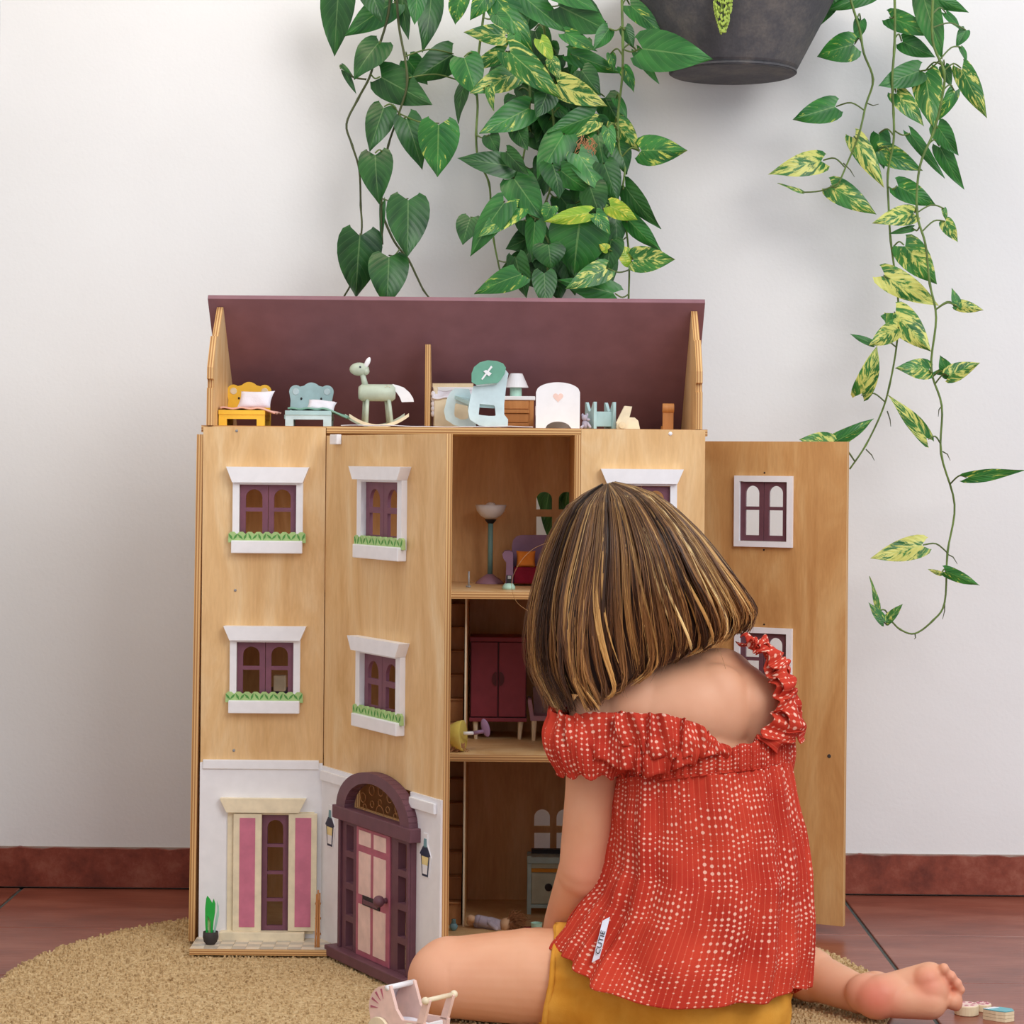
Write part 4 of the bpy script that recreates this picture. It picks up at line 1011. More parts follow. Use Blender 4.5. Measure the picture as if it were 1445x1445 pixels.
m = MB(); plate(m, [(744.5, 988), (745, 984), (750, 986), (753, 1008), (800, 1008), (800, 1015), (748.5, 1015)], Zg, .045); m.build('frame', M['mauvelt'], gc, bevel=.001)
m = MB(); plate(m, [(752, 969), (800, 969), (802, 1008), (753.5, 1008)], Zg+.018, .012); m.build('back_cushion', M['greycloth'], gc, bevel=.003)
for px_ in (754, 796):
    m = MB(); a = P(px_, 1016, Zg-.018); m.tube([a, (a.x+(-.001 if px_ < 770 else .001), a.y, zf)], [.0045, .0028], 8); m.build('leg', M['cream'], gc)
    m = MB(); m.tube([(a.x, a.y+.034, a.z), (a.x, a.y+.034, zf)], [.0042, .0028], 8); m.build('leg', M['cream'], gc)
Zt = 3.345
ty = thing('doll_figure', (X(650, Zt, 1050), CAMY+Zt, zf), 'yellow felt doll\'s hat with straw fringe and lilac stick, middle shelf edge', 'doll accessory')
m = MB(); c = P(646, 1038, Zt); c.z = zf+.022
ax_ = Vector((1, -.25, .05)); m.lathe([(.0001, -.017), (.008, -.016), (.0165, -.010), (.021, 0), (.0225, .008), (.0218, .0085), (.0001, .003)], c, 24, ax=ax_); m.build('felt_cap', M['dollyellow'], ty, smooth=True)
random.seed(5); m = MB()
for k in range(60):
    a = Vector((c.x-.014+random.random()*.024, c.y-.012+random.random()*.012, zf+.012)); m.tube([a, a+Vector((random.uniform(-.006, .004), -.003, -.005)), a+Vector((random.uniform(-.012, .008), random.uniform(-.008, .004), -.0112))], .0005, 4, caps=False)
m.build('straw_fringe', M['straw'], ty, kind='stuff')
m = MB(); m.tube([P(654, 1035, Zt-.004), P(668, 1034.5, Zt)], .0026, 10); m.build('stick', M['white'], ty, smooth=True)
m = MB(); m.tube([P(668, 1034.5, Zt), P(682, 1032, Zt+.004)], .0030, 10); m.build('stick_end', M['lavender'], ty, smooth=True)
m = MB(); m.ball(P(685, 1027, Zt+.004), (.006, .002, .0135), R=Matrix.Rotation(math.radians(-16), 3, 'Y')); m.build('paddle', M['lavender'], ty, smooth=True)

# ---- lower room
zf = RT+.010; Zs = 3.48; y_ = CAMY+Zs
sv = thing('toy_cooker', (X(775, Zs, 1250), y_+.02, zf), 'grey-green doll\'s cupboard with dark round knob in the ground floor room', 'toy cupboard')
xa, xb = X(744, Zs, 1250), X(806, Zs, 1250)
for xx in (xa, xb-.006):
    for yy in (y_, y_+.038):
        m = MB(); m.box((xx, yy, zf), (xx+.006, yy+.006, zy(1208, Zs))); m.build('leg', M['blue'], sv, bevel=.0006)
m = MB(); m.box((xa-.0005, y_-.002, zy(1218, Zs)), (xb+.0005, y_+.046, zy(1209, Zs))); m.build('worktop', M['blue'], sv, bevel=.0008)
m = MB(); m.box((xa+.006, y_+.003, zy(1279, Zs)), (xb-.006, y_+.04, zy(1218, Zs))); m.build('carcass', M['sage'], sv)
m = MB(); m.box((xa+.006, y_-.0005, zy(1230.5, Zs)), (xb-.006, y_+.003, zy(1225.5, Zs))); m.build('trim', M['mustard'], sv)
m = MB(); m.box((xa+.0065, y_, zy(1275, Zs)), (xb-.0065, y_+.003, zy(1232, Zs))); dr = m.build('door', M['sage'], sv, bevel=.0006)
m = MB(); m.lathe([(.0001, 0), (.0058, 0), (.0055, .003), (.0001, .0035)], P(774, 1252, Zs), 16, ax=(0, -1, 0)); m.build('knob', M['black'], dr)
m = MB(); m.box((xa+.005, y_-.001, zy(1281, Zs)), (xb-.005, y_+.003, zy(1276, Zs))); m.build('base_rail', M['blue'], sv, bevel=.0005)
m = MB(); m.box((xa+.006, y_+.03, zy(1209, Zs)), (xb-.006, y_+.042, zy(1203, Zs))); m.build('hob', M['black'], sv)
Zd = 3.37; q = lambda px, py, dz=0: P(px, py, Zd+dz)
dl_ = thing('doll', (X(700, Zd, 1300), CAMY+Zd, zf), 'small doll in lilac striped clothes lying with frizzy brown hair, ground floor', 'doll')
m = MB(); m.capsule(q(664, 1296), q(672, 1298), .0056, .0045); m.capsule(q(663, 1301, .012), q(671, 1303, .012), .005, .004); m.build('feet', M['dollskin'], dl_, smooth=True)
m = MB(); m.capsule(q(675, 1298), q(692, 1303), .0075, .0085); m.capsule(q(674, 1303, .01), q(690, 1306, .01), .007, .008); m.capsule(q(692, 1304, .004), q(704, 1307, .004), .0105, .0095); m.capsule(q(690, 1302, -.006), q(700, 1310, -.012), .004, .0035); m.build('clothes', M['stripe'], dl_, smooth=True)
m = MB(); m.ball(q(715, 1305), (.0105, .0105, .0105), 18, 12); m.build('head', M['dollskin'], dl_, smooth=True)
random.seed(8); m = MB()
for k in range(420):
    d = Vector((random.uniform(-.1, 1), random.uniform(-1, 1), random.uniform(-.6, 1))).normalized(); a = q(718, 1304)+d*.009; L = random.uniform(.006, .017)
    p2 = a+d*L*.5+Vector((.003, 0, 0)); p3 = a+d*L+Vector((.005+random.uniform(-.002, .003), random.uniform(-.003, .003), -.003))
    if p3.z < zf+.001: p3.z = zf+.001
    m.tube([a, p2, p3], .0003, 3, caps=False)
m.build('hair', M['straw'], dl_, kind='stuff')
m = MB(); m.lathe([(.0001, 0), (.0062, 0), (.0085, .0165), (.0078, .0165), (.0055, .002), (.0001, .002)], (X(757, 3.335, 1310), CAMY+3.335, zf), 20)
tag(m.build('cup', M['mintlt'], None, smooth=False, loc=(X(757, 3.335, 1310), CAMY+3.335, zf)), 'tiny mint green cup beside the child\'s arm on the ground floor', 'cup')
m = MB(); c = P(745, 1315, 3.36); m.box((c.x-.008, c.y-.010, zf), (c.x+.006, c.y+.008, zf+.0045)); m.box((c.x-.0075, c.y-.0095, zf+.001), (c.x+.0063, c.y+.0075, zf+.0035))
tag(m.build('book', M['burgcloth'], None, bevel=.0004, loc=(c.x, c.y, zf)), 'tiny burgundy book lying flat beside the mint cup', 'book')
m = MB(); c = P(640, 1313, 3.355); m.ball((c.x, c.y, zf+.006), (.006, .006, .006), 14, 8); m.lathe([(.004, .0), (.0028, .007), (.0034, .0075)], (c.x, c.y, zf+.009), 12)
tag(m.build('vase', M['teal'], None, smooth=True, loc=(c.x, c.y, zf)), 'tiny grey-blue vase beside the lowest stair of the doll\'s house', 'vase')
m = MB(); c = P(650, 1313, 3.355); m.box((c.x-.004, c.y, zf), (c.x+.0005, c.y+.006, zf+.010))

# ---- toys seen through the facade windows
m = MB(); m.box((X(372, 3.5, 930), CAMY+3.48, zs2), (X(412, 3.5, 930), CAMY+3.55, zs2+.07)); 
bxr = thing('toy_cabinet', (X(392, 3.52, 930), CAMY+3.52, zs2), 'dark doll\'s cabinet with pale block on it behind the middle left window', 'toy cabinet')
m.build('carcass', M['navy'], bxr, bevel=.001)
m = MB(); a, b_ = P(385, 938, 3.47), P(402, 916, 3.47); m.box((a.x, CAMY+3.48, zs2+.07), (b_.x, CAMY+3.50, zs2+.07+(b_.z-a.z))); m.build('pale_block', M['cream'], bxr, bevel=.001)

# ---- on the terrace
c = P(297, 1334, 3.25); c.z = RT+.0093
pp = thing('toy_potted_plant', c, 'bright green toy plant in dark bowl on the checked terrace', 'toy plant')
s4 = 3.25/FPX
m = MB(); m.lathe([(.0001, 0), (6*s4, 0), (9.5*s4, .004), (11*s4, .010), (10.6*s4, .0175), (9.8*s4, .0178), (9.5*s4, .015), (.0001, .014)], c, 24); m.build('bowl', M['potdark'], pp, smooth=True)
def blade(mb, pts, y): mb.prism([(P(a_, b_, 3.25).x, P(a_, b_, 3.25).z) for a_, b_ in pts][::-1], y-.0009, y+.0009)
m = MB(); blade(m, [(290.5, 1318), (289.5, 1300), (289.5, 1282), (291, 1268), (292.5, 1264), (296, 1268), (299.5, 1274), (301.5, 1268), (304, 1275), (303.5, 1288), (301.5, 1300), (300, 1318), (297.5, 1318), (297.5, 1300), (293, 1292), (293.5, 1318)], c.y); m.build('leaf_blade', M['toygreen'], pp)
m = MB(); blade(m, [(294, 1318), (293, 1300), (291.5, 1290), (296, 1297), (299, 1302), (299.5, 1318)], c.y+.003); m.build('leaf_blade', M['leafpaint'], pp)
m = MB(); blade(m, [(300.5, 1318), (303, 1300), (306, 1285), (305.5, 1272), (308, 1280), (308.5, 1292), (305, 1308), (303, 1318)], c.y+.005); m.build('leaf_blade', M['mintlt'], pp)
lb = P(448, 1336, 3.235); lb.z = RT+.0093
bl_ = thing('toy_broom', lb, 'thin brown bundle of toy canes leaning by the French window', 'toy canes')
for k, (dx, top_) in enumerate(((-3.2, 1262), (-.6, 1256), (2.2, 1260), (0.9, 1270))):
    a = P(448+dx, 1334, 3.235); a.z = RT+.0093; b_ = P(449.5+dx*.8, top_, 3.27); m = MB(); m.tube([a.lerp(b_, t) for t in (0, .2, .4, .6, .8, 1)], .0011, 7); m.build('cane', M['wood'], bl_, smooth=True)
for py_ in (1275, 1296, 1318): 
    c = P(448.8, py_, 3.24+(1334-py_)/78*.035); m = MB(); m.lathe([(.0042, -.0012), (.0044, 0), (.0042, .0012)], c, 12); m.build('binding', M['straw'], bl_)

# ---- pram in front of the knee
ZP = 2.735
o0 = P(548, 1432, ZP); ang = math.radians(-40)
pr = thing('toy_pram', (o0.x+.02, o0.y, RT), 'pale pink toy pram with white lining and cream handle before the knee', 'toy pram')
A_ = Vector((math.cos(math.radians(48)), math.sin(math.radians(48)), 0)); Lx = Vector((math.cos(math.radians(-40)), math.sin(math.radians(-40)), 0))
FP_ = Matrix.Identity(4)
org = P(541, 1392, ZP)     # near top of the hood
for i in range(3): FP_[i][0] = Lx[i]; FP_[i][1] = A_[i]; FP_[i][2] = (0, 0, 1)[i]; FP_[i][3] = (org.x, org.y, 0)[i]
zh = org.z
prof = arc(0.004, zh-.026, .027, 95, 200, 10) + [(-.020, zh-.046), (-.012, zh-.060), (.050, zh-.060), (.062, zh-.050), (.064, zh-.034)]
arm = [(.064, zh-.034), (.054, zh-.034), (.048, zh-.034), (.030, zh-.036), (.018, zh-.026), (.010, zh+.001)]
PW = .040
for yy in (0, PW):
    m = MB(FP_)
    m.prism((prof+[(.048, zh-.034), (.030, zh-.035), (.020, zh-.024), (.010, zh+.002)])[::-1], yy, yy+.0045)
    pl = m.build('side_panel', M['palepink'], pr, bevel=.0012)
    m = MB(FP_); m.prism([(.052, zh-.036), (.062, zh-.036), (.072, zh-.006), (.064, zh-.004)], yy, yy+.0045); m.build('handle_arm', M['palepink'], pr, bevel=.001)
    for k in range(4):
        a = math.radians(108+k*24); m = MB(FP_); r0, r1 = .012, .024; yo = yy-.0006 if yy == 0 else yy+.0045
        m.prism([(.004+r0*math.cos(a), zh-.026+r0*math.sin(a)), (.004+r1*math.cos(a-.06), zh-.026+r1*math.sin(a-.06)), (.004+r1*math.cos(a+.06), zh-.026+r1*math.sin(a+.06))], yo, yo+.0006); m.build('hood_slot', M['rose'], pr)
    for xx in (-.004, .046):
        m = MB(FP_); yo = yy-.0055 if yy == 0 else yy+.005; m.lathe([(.0001, 0), (.0155, 0), (.016, .002), (.0155, .0045), (.0001, .0045)], (xx, yo, RT+.0165), 24, ax=(0, 1, 0)); wh = m.build('wheel', M['cream'], pr)
        m = MB(FP_); m.lathe([(.0001, 0), (.005, 0), (.0045, .0015), (.0001, .0018)], (xx, yo-.0015 if yy == 0 else yo+.0045, RT+.0165), 14, ax=(0, 1, 0)); m.build('hub', M['palepink'], wh)
m = MB(FP_); m.tube([(.006, -.001, zh-.001), (.006, PW+.005, zh-.001)], .0033, 12); m.build('hood_rod', M['white'], pr, smooth=True)
m = MB(FP_); m.tube([(.068, .0, zh-.006), (.068, PW+.005, zh-.006)], .0028, 12); m.ball((.068, PW+.006, zh-.006), .0045, 12, 8); m.ball((.068, -.002, zh-.006), .0045, 12, 8); m.build('handle', M['cream'], pr, smooth=True)
def fn(u, v):
    a = math.radians(95+100*v); r = .0235; return Vector((.004+r*math.cos(a), .0045+(PW-.0045)*u, zh-.026+r*math.sin(a)))
m = MB(FP_); m.sheet(6, 12, fn); m.build('hood_cloth', M['pillow'], pr, smooth=True, solid=.002)
m = MB(FP_); m.box((-.016, .0045, zh-.058), (.056, PW, zh-.054)); m.build('floor_panel', M['white'], pr)
m = MB(FP_); m.box((.0535, .0045, zh-.056), (.0570, PW, zh-.037)); m.build('end_panel', M['white'], pr, bevel=.0006)
m = MB(FP_); pillow(m, (.018, PW/2+.002, zh-.047), (.034, 0, 0), (0, PW/2-.004, 0), (0, 0, .008)); m.build('mattress', M['pillow'], pr, smooth=True)

# ---- little pieces at the right of the foot
Zq = 2.955
for (px_, py_, w_, mat, lab, zz) in ((1364, 1404, 17, M['palepink'], 'round pale pink toy cake piece touching the toes', 0), (1387, 1404, 12, M['palepink'], 'smaller lilac-topped toy cake piece beside the turquoise blocks', .0)):
    c = P(px_, 1414, Zq+(.0 if w_ == 17 else .02)); c.z = 0; r_ = w_*Zq/FPX
    rt = thing('toy_cake', c, lab, 'toy cake', 'toy cake pieces by the foot')
    hh = .0125 if w_ == 17 else .009
    m = MB(); m.lathe([(.0001, .0002), (r_*.96, .0002), (r_, .001), (r_, hh-.001), (r_*.96, hh), (.0001, hh)], c, 24); m.build('cake_base', M['palewood'], rt)
    m = MB(); m.lathe([(.0001, hh), (r_*.93, hh), (r_*.9, hh+.0007), (.0001, hh+.0008)], c, 24); ic = m.build('icing', mat, rt)
    for k in range(7):
        a = 2*PI*k/7; m = MB(); m.ball((c.x+r_*.6*math.cos(a), c.y+r_*.6*math.sin(a), hh+.0008), (.0028, .0018, .0006), 8, 5); m.build('icing_dot', M['rose'], ic)
c = P(1408, 1426, 2.925); c.z = 0
st_ = thing('toy_block_stack', c, 'small stack of layered wooden blocks with turquoise top, lower right corner', 'toy blocks')
oc = [(-.018, .004), (-.004, -.008), (.007, -.013), (.0195, -.006), (.019, .006), (.006, .014), (-.006, .012)]
for k in range(3):
    m = MB(); m.prism([(c.x+a_, c.y+b_) for a_, b_ in oc], .0002+k*.0042, .0040+k*.0042, axis=2); m.build('layer', M['palewood'], st_, bevel=.0005)
m = MB(); m.prism([(c.x+a_*.98, c.y+b_*.98) for a_, b_ in oc], .0127, .0135, axis=2); m.build('top_face', M['tealtop'], st_)
m = MB(); m.prism([(c.x-.0176, c.y+.004), (c.x-.012, c.y+.001), (c.x+.004, c.y+.010), (c.x-.002, c.y+.0122)], .0135, .0139, axis=2); m.build('stripe', M['white'], st_)
m = MB(); m.prism([(c.x-.030, c.y-.002), (c.x-.014, c.y-.008), (c.x-.008, c.y-.0135), (c.x-.022, c.y-.010)], .0002, .0062, axis=2)
# ------------------------------------------------------------------ hanging plants
PROF = [(0, .30), (.04, .40), (.12, .475), (.22, .50), (.34, .485), (.46, .44), (.58, .37), (.70, .28), (.80, .19), (.88, .11), (.94, .055), (1.0, .004)]
def leaf(par, b_, t_, wpx, kind, Zb, Zt, roll=0, curl=0.0, fold=0.0, heart=1.0, node=None, rnd=random):
    B = P(b_[0], b_[1], Zb); T = P(t_[0], t_[1], Zt)
    ax = T-B; L = ax.length; ax.normalize()
    n0 = Vector((0, -1, 0)); n0 = (n0-ax*n0.dot(ax)).normalized()
    n0 = (Matrix.Rotation(math.radians(roll), 3, ax) @ n0); sd = ax.cross(n0)
    w_ = wpx*(Zb/FPX)/max(.45, abs(math.cos(math.radians(roll))))
    nv = 8; V = []; UV = []; F = []; FU = []
    wav = rnd.uniform(0, 6)
    for i, (u, hw) in enumerate(PROF):
        for j in range(nv+1):
            v = -1+2*j/nv; av = abs(v)
            lobe = heart*.15*(1-u)**5*(av**1.2)*(1.15-.3*av) - .03*(1-u)**6*(1-av)
            a = u-lobe*1.0
            b2 = v*hw*w_
            if i == 0: b2 *= (.82 if av > .9 else 1)
            h = fold*av*w_*.5 - curl*L*(a-.35)**2*1.2 + L*.018*math.sin(u*9+wav+v*2)*av + .010*w_*abs(math.sin(u*14))*av
            V.append(B+ax*(a*L)+sd*b2+n0*h); UV.append((u, v))
    for i in range(len(PROF)-1):
        for j in range(nv):
            q = (i*(nv+1)+j, i*(nv+1)+j+1, (i+1)*(nv+1)+j+1, (i+1)*(nv+1)+j); F.append(q); FU.append([UV[k] for k in q])
    m = MB(); m.add(V, F, 0, FU)
    o = m.build('leaf', LEAFM[kind], par, smooth=True)
    if node is not None:
        N = Vector(node); mid = B.lerp(N, .5)+Vector((0, -.006, .008 if N.z < B.z else -.006))
        pts = smoothpath([N, mid, B-n0*.001], 4); m = MB(); m.tube(pts, [.0013]*(len(pts)-1)+[.0010], 5, caps=False); m.build('leaf_stalk', M['petiole'], o, smooth=True)
    return o
def nearest(stems, b_, Z, far=120):
    best = None; bd = 1e9
    for st in stems:
        for p in st:
            d = math.hypot(p[0]-b_[0], p[1]-b_[1])
            if d < bd and p[1] > -60: bd = d; best = p
    if best is None or bd > far: return None
    return P(best[0], best[1], best[2])
def dense(st):
    pts = smoothpath([Vector(p) for p in st], 5); return [tuple(p) for p in pts]
def plant(root, stems, leaves, seed, zr=(3.56, 3.72), mat='stem', far=120, sr=.0021):
    rnd = random.Random(seed); ds = [dense(s_) for s_ in stems]
    for s_ in ds:
        pts = [P(*p) for p in s_]; m = MB(); n = len(pts)
        m.tube(pts, [sr*(1-.35*k/n)*(1.25 if k % 10 == 0 else 1) for k in range(n)], 7); m.build('stem', M[mat], root, smooth=True)
    N = len(leaves)
    for k, lf in enumerate(leaves):
        b_, t_, w_, kd = lf[:4]; roll = lf[4] if len(lf) > 4 else rnd.uniform(-28, 28)
        Z = lf[5] if len(lf) > 5 else (zr[1]+(zr[0]-zr[1])*k/max(1, N-1)+rnd.uniform(-.015, .015))
        L = math.hypot(b_[0]-t_[0], b_[1]-t_[1])*Z/FPX
        tilt = rnd.uniform(-.35, .15)*L
        leaf(root, b_, t_, w_, kd, Z, Z+tilt, roll, rnd.uniform(-.05, .35), rnd.uniform(-.22, .05), 1.0, nearest(ds, b_, Z, far), rnd)
# left heart-leaf vine
h1 = thing('heartleaf_vine', P(540, -20, 3.68), 'trailing plant with plain dark heart-shaped leaves, leftmost on the wall', 'hanging plant')
S1 = [[(552, -40, 3.66), (548, 20, 3.66), (530, 80, 3.66), (521, 110, 3.66), (505, 140, 3.67), (489, 175, 3.67), (497, 205, 3.67), (507, 240, 3.67), (509, 290, 3.67), (510, 330, 3.67), (497, 395, 3.68), (484, 422, 3.68), (478, 450, 3.68)],
      [(560, -40, 3.64), (562, 30, 3.64), (575, 110, 3.64), (563, 160, 3.65), (548, 205, 3.65), (541, 250, 3.65), (538, 300, 3.66), (540, 345, 3.66)],
      [(538, 300, 3.68), (556, 340, 3.68), (576, 366, 3.68), (588, 390, 3.68), (598, 410, 3.68), (612, 428, 3.68)], [(480, 92, 3.68), (497, 108, 3.68), (517, 112, 3.68)]]
LF1 = [((640, 76), (580, 114), 46, 0), ((575, 84), (603, 120), 34, 1), ((610, -12), (600, 70), 38, 0), ((566, -8), (574, 54), 24, 0), ((655, 116), (643, 172), 20, 0, 40), ((540, 285), (538, 345), 9, 1, 10),
       ((478, -18), (471, 79), 50, 0), ((556, 2), (485, 50), 44, 1), ((536, 57), (498, 107), 46, 0), ((486, 100), (503, 133), 10, 0), ((482, 92), (497, 106), 7, 0), ((536, 108), (609, 148), 52, 0, 12),
       ((542, 150), (521, 212), 42, 0, 5), ((573, 165), (597, 238), 42, 0, -8), ((619, 174), (617, 250), 60, 2, 5, 3.56), ((529, 216), (533, 285), 50, 0, 5), ((576, 280), (575, 362), 62, 0, -3, 3.58), ((508, 330), (501, 421), 65, 0, 3), ((549, 360), (546, 430), 58, 0, -4, 3.58),
       ((520, -20), (540, 30), 34, 0), ((590, -20), (585, 35), 30, 1)]
plant(h1, S1, LF1, 4, (3.60, 3.70), 'stemdk')

# centre plant
h2 = thing('golden_pothos', P(780, -20, 3.62), 'dense trailing pothos with yellow-flecked leaves hanging behind the house centre', 'hanging plant')
S2 = [[(877, -40, 3.56), (878, 20, 3.56), (879, 60, 3.56), (878, 110, 3.57), (872, 165, 3.58), (874, 210, 3.58), (882, 238, 3.58), (877, 280, 3.58), (884, 325, 3.6), (888, 370, 3.6), (887, 425, 3.6), (886, 460, 3.62)],
      [(690, -30, 3.62), (680, 40, 3.62), (672, 110, 3.62), (674, 150, 3.62), (672, 190, 3.62), (675, 225, 3.62), (690, 258, 3.62), (693, 300, 3.64), (697, 340, 3.64), (706, 384, 3.64), (712, 410, 3.64)],
      [(760, -30, 3.66), (770, 60, 3.66), (776, 120, 3.66), (782, 190, 3.66), (778, 260, 3.66), (762, 310, 3.66), (774, 345, 3.66), (772, 390, 3.66), (768, 440, 3.66)],
      [(820, -30, 3.64), (815, 60, 3.64), (826, 120, 3.64), (842, 175, 3.64), (850, 230, 3.64), (845, 280, 3.64), (838, 330, 3.64)],
      [(735, -30, 3.68), (740, 60, 3.68), (748, 130, 3.68), (742, 200, 3.68), (735, 250, 3.68), (745, 300, 3.68), (770, 312, 3.66)]]
rf = random.Random(21)
fill = []
for k in range(58):
    y = rf.uniform(-10, 385); hw_ = 98-0.10*y if y < 300 else 70
    x = 785+rf.uniform(-hw_, hw_)*(1 if y < 120 else .82)+ (10 if y > 200 else 0); a = rf.uniform(20, 160); L = rf.uniform(42, 66)
    fill.append(((x, y), (x+L*math.cos(math.radians(a)), y+L*math.sin(math.radians(a))), rf.uniform(28, 46), rf.choice([0, 0, 1, 1, 0]), rf.uniform(-45, 45), rf.uniform(3.67, 3.72)))
for (x, y) in ((770, 705), (797, 700), (776, 735), (800, 740), (790, 660)): fill.append(((x+10, y-45), (x-2, y+28), 44, 0, 8, 3.70))
LF2 = fill + [((650, -6), (640, 34), 30, 2), ((690, -12), (664, 28), 30, 2), ((714, 50), (655, 45), 30, 3), ((655, 80), (672, 134), 48, 2), ((714, 72), (661, 99), 24, 3), ((700, -4), (753, 71), 46, 2), ((725, 48), (727, 73), 20, 2), ((735, -8), (800, 46), 40, 1),
       ((788, 8), (864, 46), 52, 1, 18), ((780, -15), (845, 12), 34, 1), ((762, 55), (781, 87), 22, 4), ((797, 46), (843, 72), 24, 2), ((778, 84), (790, 112), 20, 3), ((805, 76), (880, 104), 28, 2), ((820, 98), (846, 134), 34, 0), ((728, 104), (663, 131), 38, 3),
       ((775, 125), (758, 166), 36, 0), ((785, 117), (857, 150), 38, 3, 10), ((718, 72), (794, 140), 42, 3, 5, 3.55), ((690, 190), (703, 216), 26, 0), ((728, 178), (744, 212), 28, 0), ((690, 120), (694, 156), 14, 3), ((748, 152), (676, 189), 44, 2, 8),
       ((840, 162), (772, 188), 36, 1), ((862, 75), (866, 100), 14, 2), ((870, 138), (886, 166), 16, 1), ((842, 170), (792, 195), 24, 3), ((796, 188), (757, 253), 48, 1, 10), ((843, 188), (856, 257), 36, 1, 12), ((868, 172), (902, 216), 32, 3, 20),
       ((868, 200), (888, 242), 38, 0), ((903, 212), (969, 212), 44, 2, 5), ((888, 6), (937, 50), 28, 2), ((882, 38), (894, 68), 20, 0), ((898, 72), (929, 119), 16, 1, 30), ((903, 68), (1003, 82), 60, 1, 6, 3.50), ((880, 94), (897, 128), 20, 2),
       ((728, 236), (646, 222), 38, 0, 5), ((714, 214), (746, 248), 24, 0), ((724, 250), (765, 308), 52, 1, 5), ((815, 216), (852, 273), 40, 2), ((790, 240), (832, 272), 32, 1), ((780, 230), (792, 278), 42, 0), ((832, 262), (846, 304), 42, 0), ((852, 230), (872, 285), 38, 0),
       ((868, 300), (872, 352), 34, 0), ((862, 338), (856, 384), 38, 0), ((880, 262), (929, 324), 28, 0, 30), ((886, 310), (932, 356), 26, 1, 25), ((664, 306), (652, 344), 36, 0), ((712, 284), (661, 359), 40, 1, 15), ((732, 292), (674, 334), 34, 2, 20),
       ((755, 312), (750, 370), 30, 1), ((774, 344), (778, 380), 48, 0), ((818, 312), (808, 390), 86, 1, 12), ((778, 290), (768, 312), 24, 2), ((858, 298), (836, 288), 18, 4), ((832, 300), (767, 312), 25, 4, 5, 3.53), ((860, 290), (900, 311), 27, 4, 10, 3.53),
       ((892, 368), (870, 346), 26, 4), ((893, 366), (953, 366), 38, 3, 5), ((727, 362), (742, 422), 32, 0, 25), ((737, 386), (667, 413), 36, 2, 10), ((768, 384), (770, 434), 36, 0), ((868, 414), (786, 394), 36, 1, 10), ((857, 378), (799, 406), 34, 3, 8, 3.54), ((858, 352), (845, 345), 14, 4),
       ((858, 180), (864, 220), 20, 2), ((840, 300), (862, 330), 22, 2), ((700, 20), (720, 42), 24, 1), ((860, 40), (838, 70), 24, 1)]
plant(h2, S2, LF2, 9, (3.54, 3.68))
# dried aerial roots in the middle
m = MB(); rf = random.Random(2)
for k in range(40):
    a = P(828+rf.uniform(-8, 8), 205+rf.uniform(-14, 6), 3.57); m.tube([a, a+Vector((rf.uniform(-.01, .01), -.004, -.008)), a+Vector((rf.uniform(-.012, .008), -.002, -.018))], .0006, 4, caps=False)
m.build('aerial_roots', M['straw'], h2, kind='stuff')

# right plant
h3 = thing('variegated_pothos', P(1270, -20, 3.62), 'sparse long pothos vines hanging at the right side of the wall', 'hanging plant')
S3 = [[(1195, -20, 3.6), (1205, 15, 3.6), (1214, 45, 3.6), (1219, 75, 3.6), (1232, 112, 3.61), (1222, 148, 3.62), (1212, 190, 3.62), (1196, 230, 3.63), (1184, 258, 3.63)],
      [(1262, -30, 3.62), (1263, 30, 3.62), (1262, 70, 3.62), (1259, 115, 3.62), (1261, 160, 3.63), (1261, 200, 3.63), (1253, 245, 3.64), (1254, 290, 3.64), (1257, 340, 3.64), (1265, 400, 3.64), (1268, 440, 3.64), (1265, 490, 3.64), (1255, 545, 3.64), (1244, 582, 3.65), (1222, 628, 3.65), (1199, 662, 3.65)],
      [(1318, -30, 3.58), (1316, 55, 3.58), (1332, 100, 3.58), (1330, 135, 3.59), (1318, 185, 3.6), (1298, 235, 3.6), (1294, 300, 3.6), (1306, 345, 3.6), (1312, 400, 3.6), (1321, 448, 3.6), (1314, 520, 3.61), (1329, 573, 3.61), (1328, 640, 3.61), (1347, 712, 3.62), (1337, 780, 3.62), (1333, 850, 3.62), (1316, 876, 3.62), (1291, 894, 3.62), (1270, 888, 3.62), (1256, 874, 3.62)]]
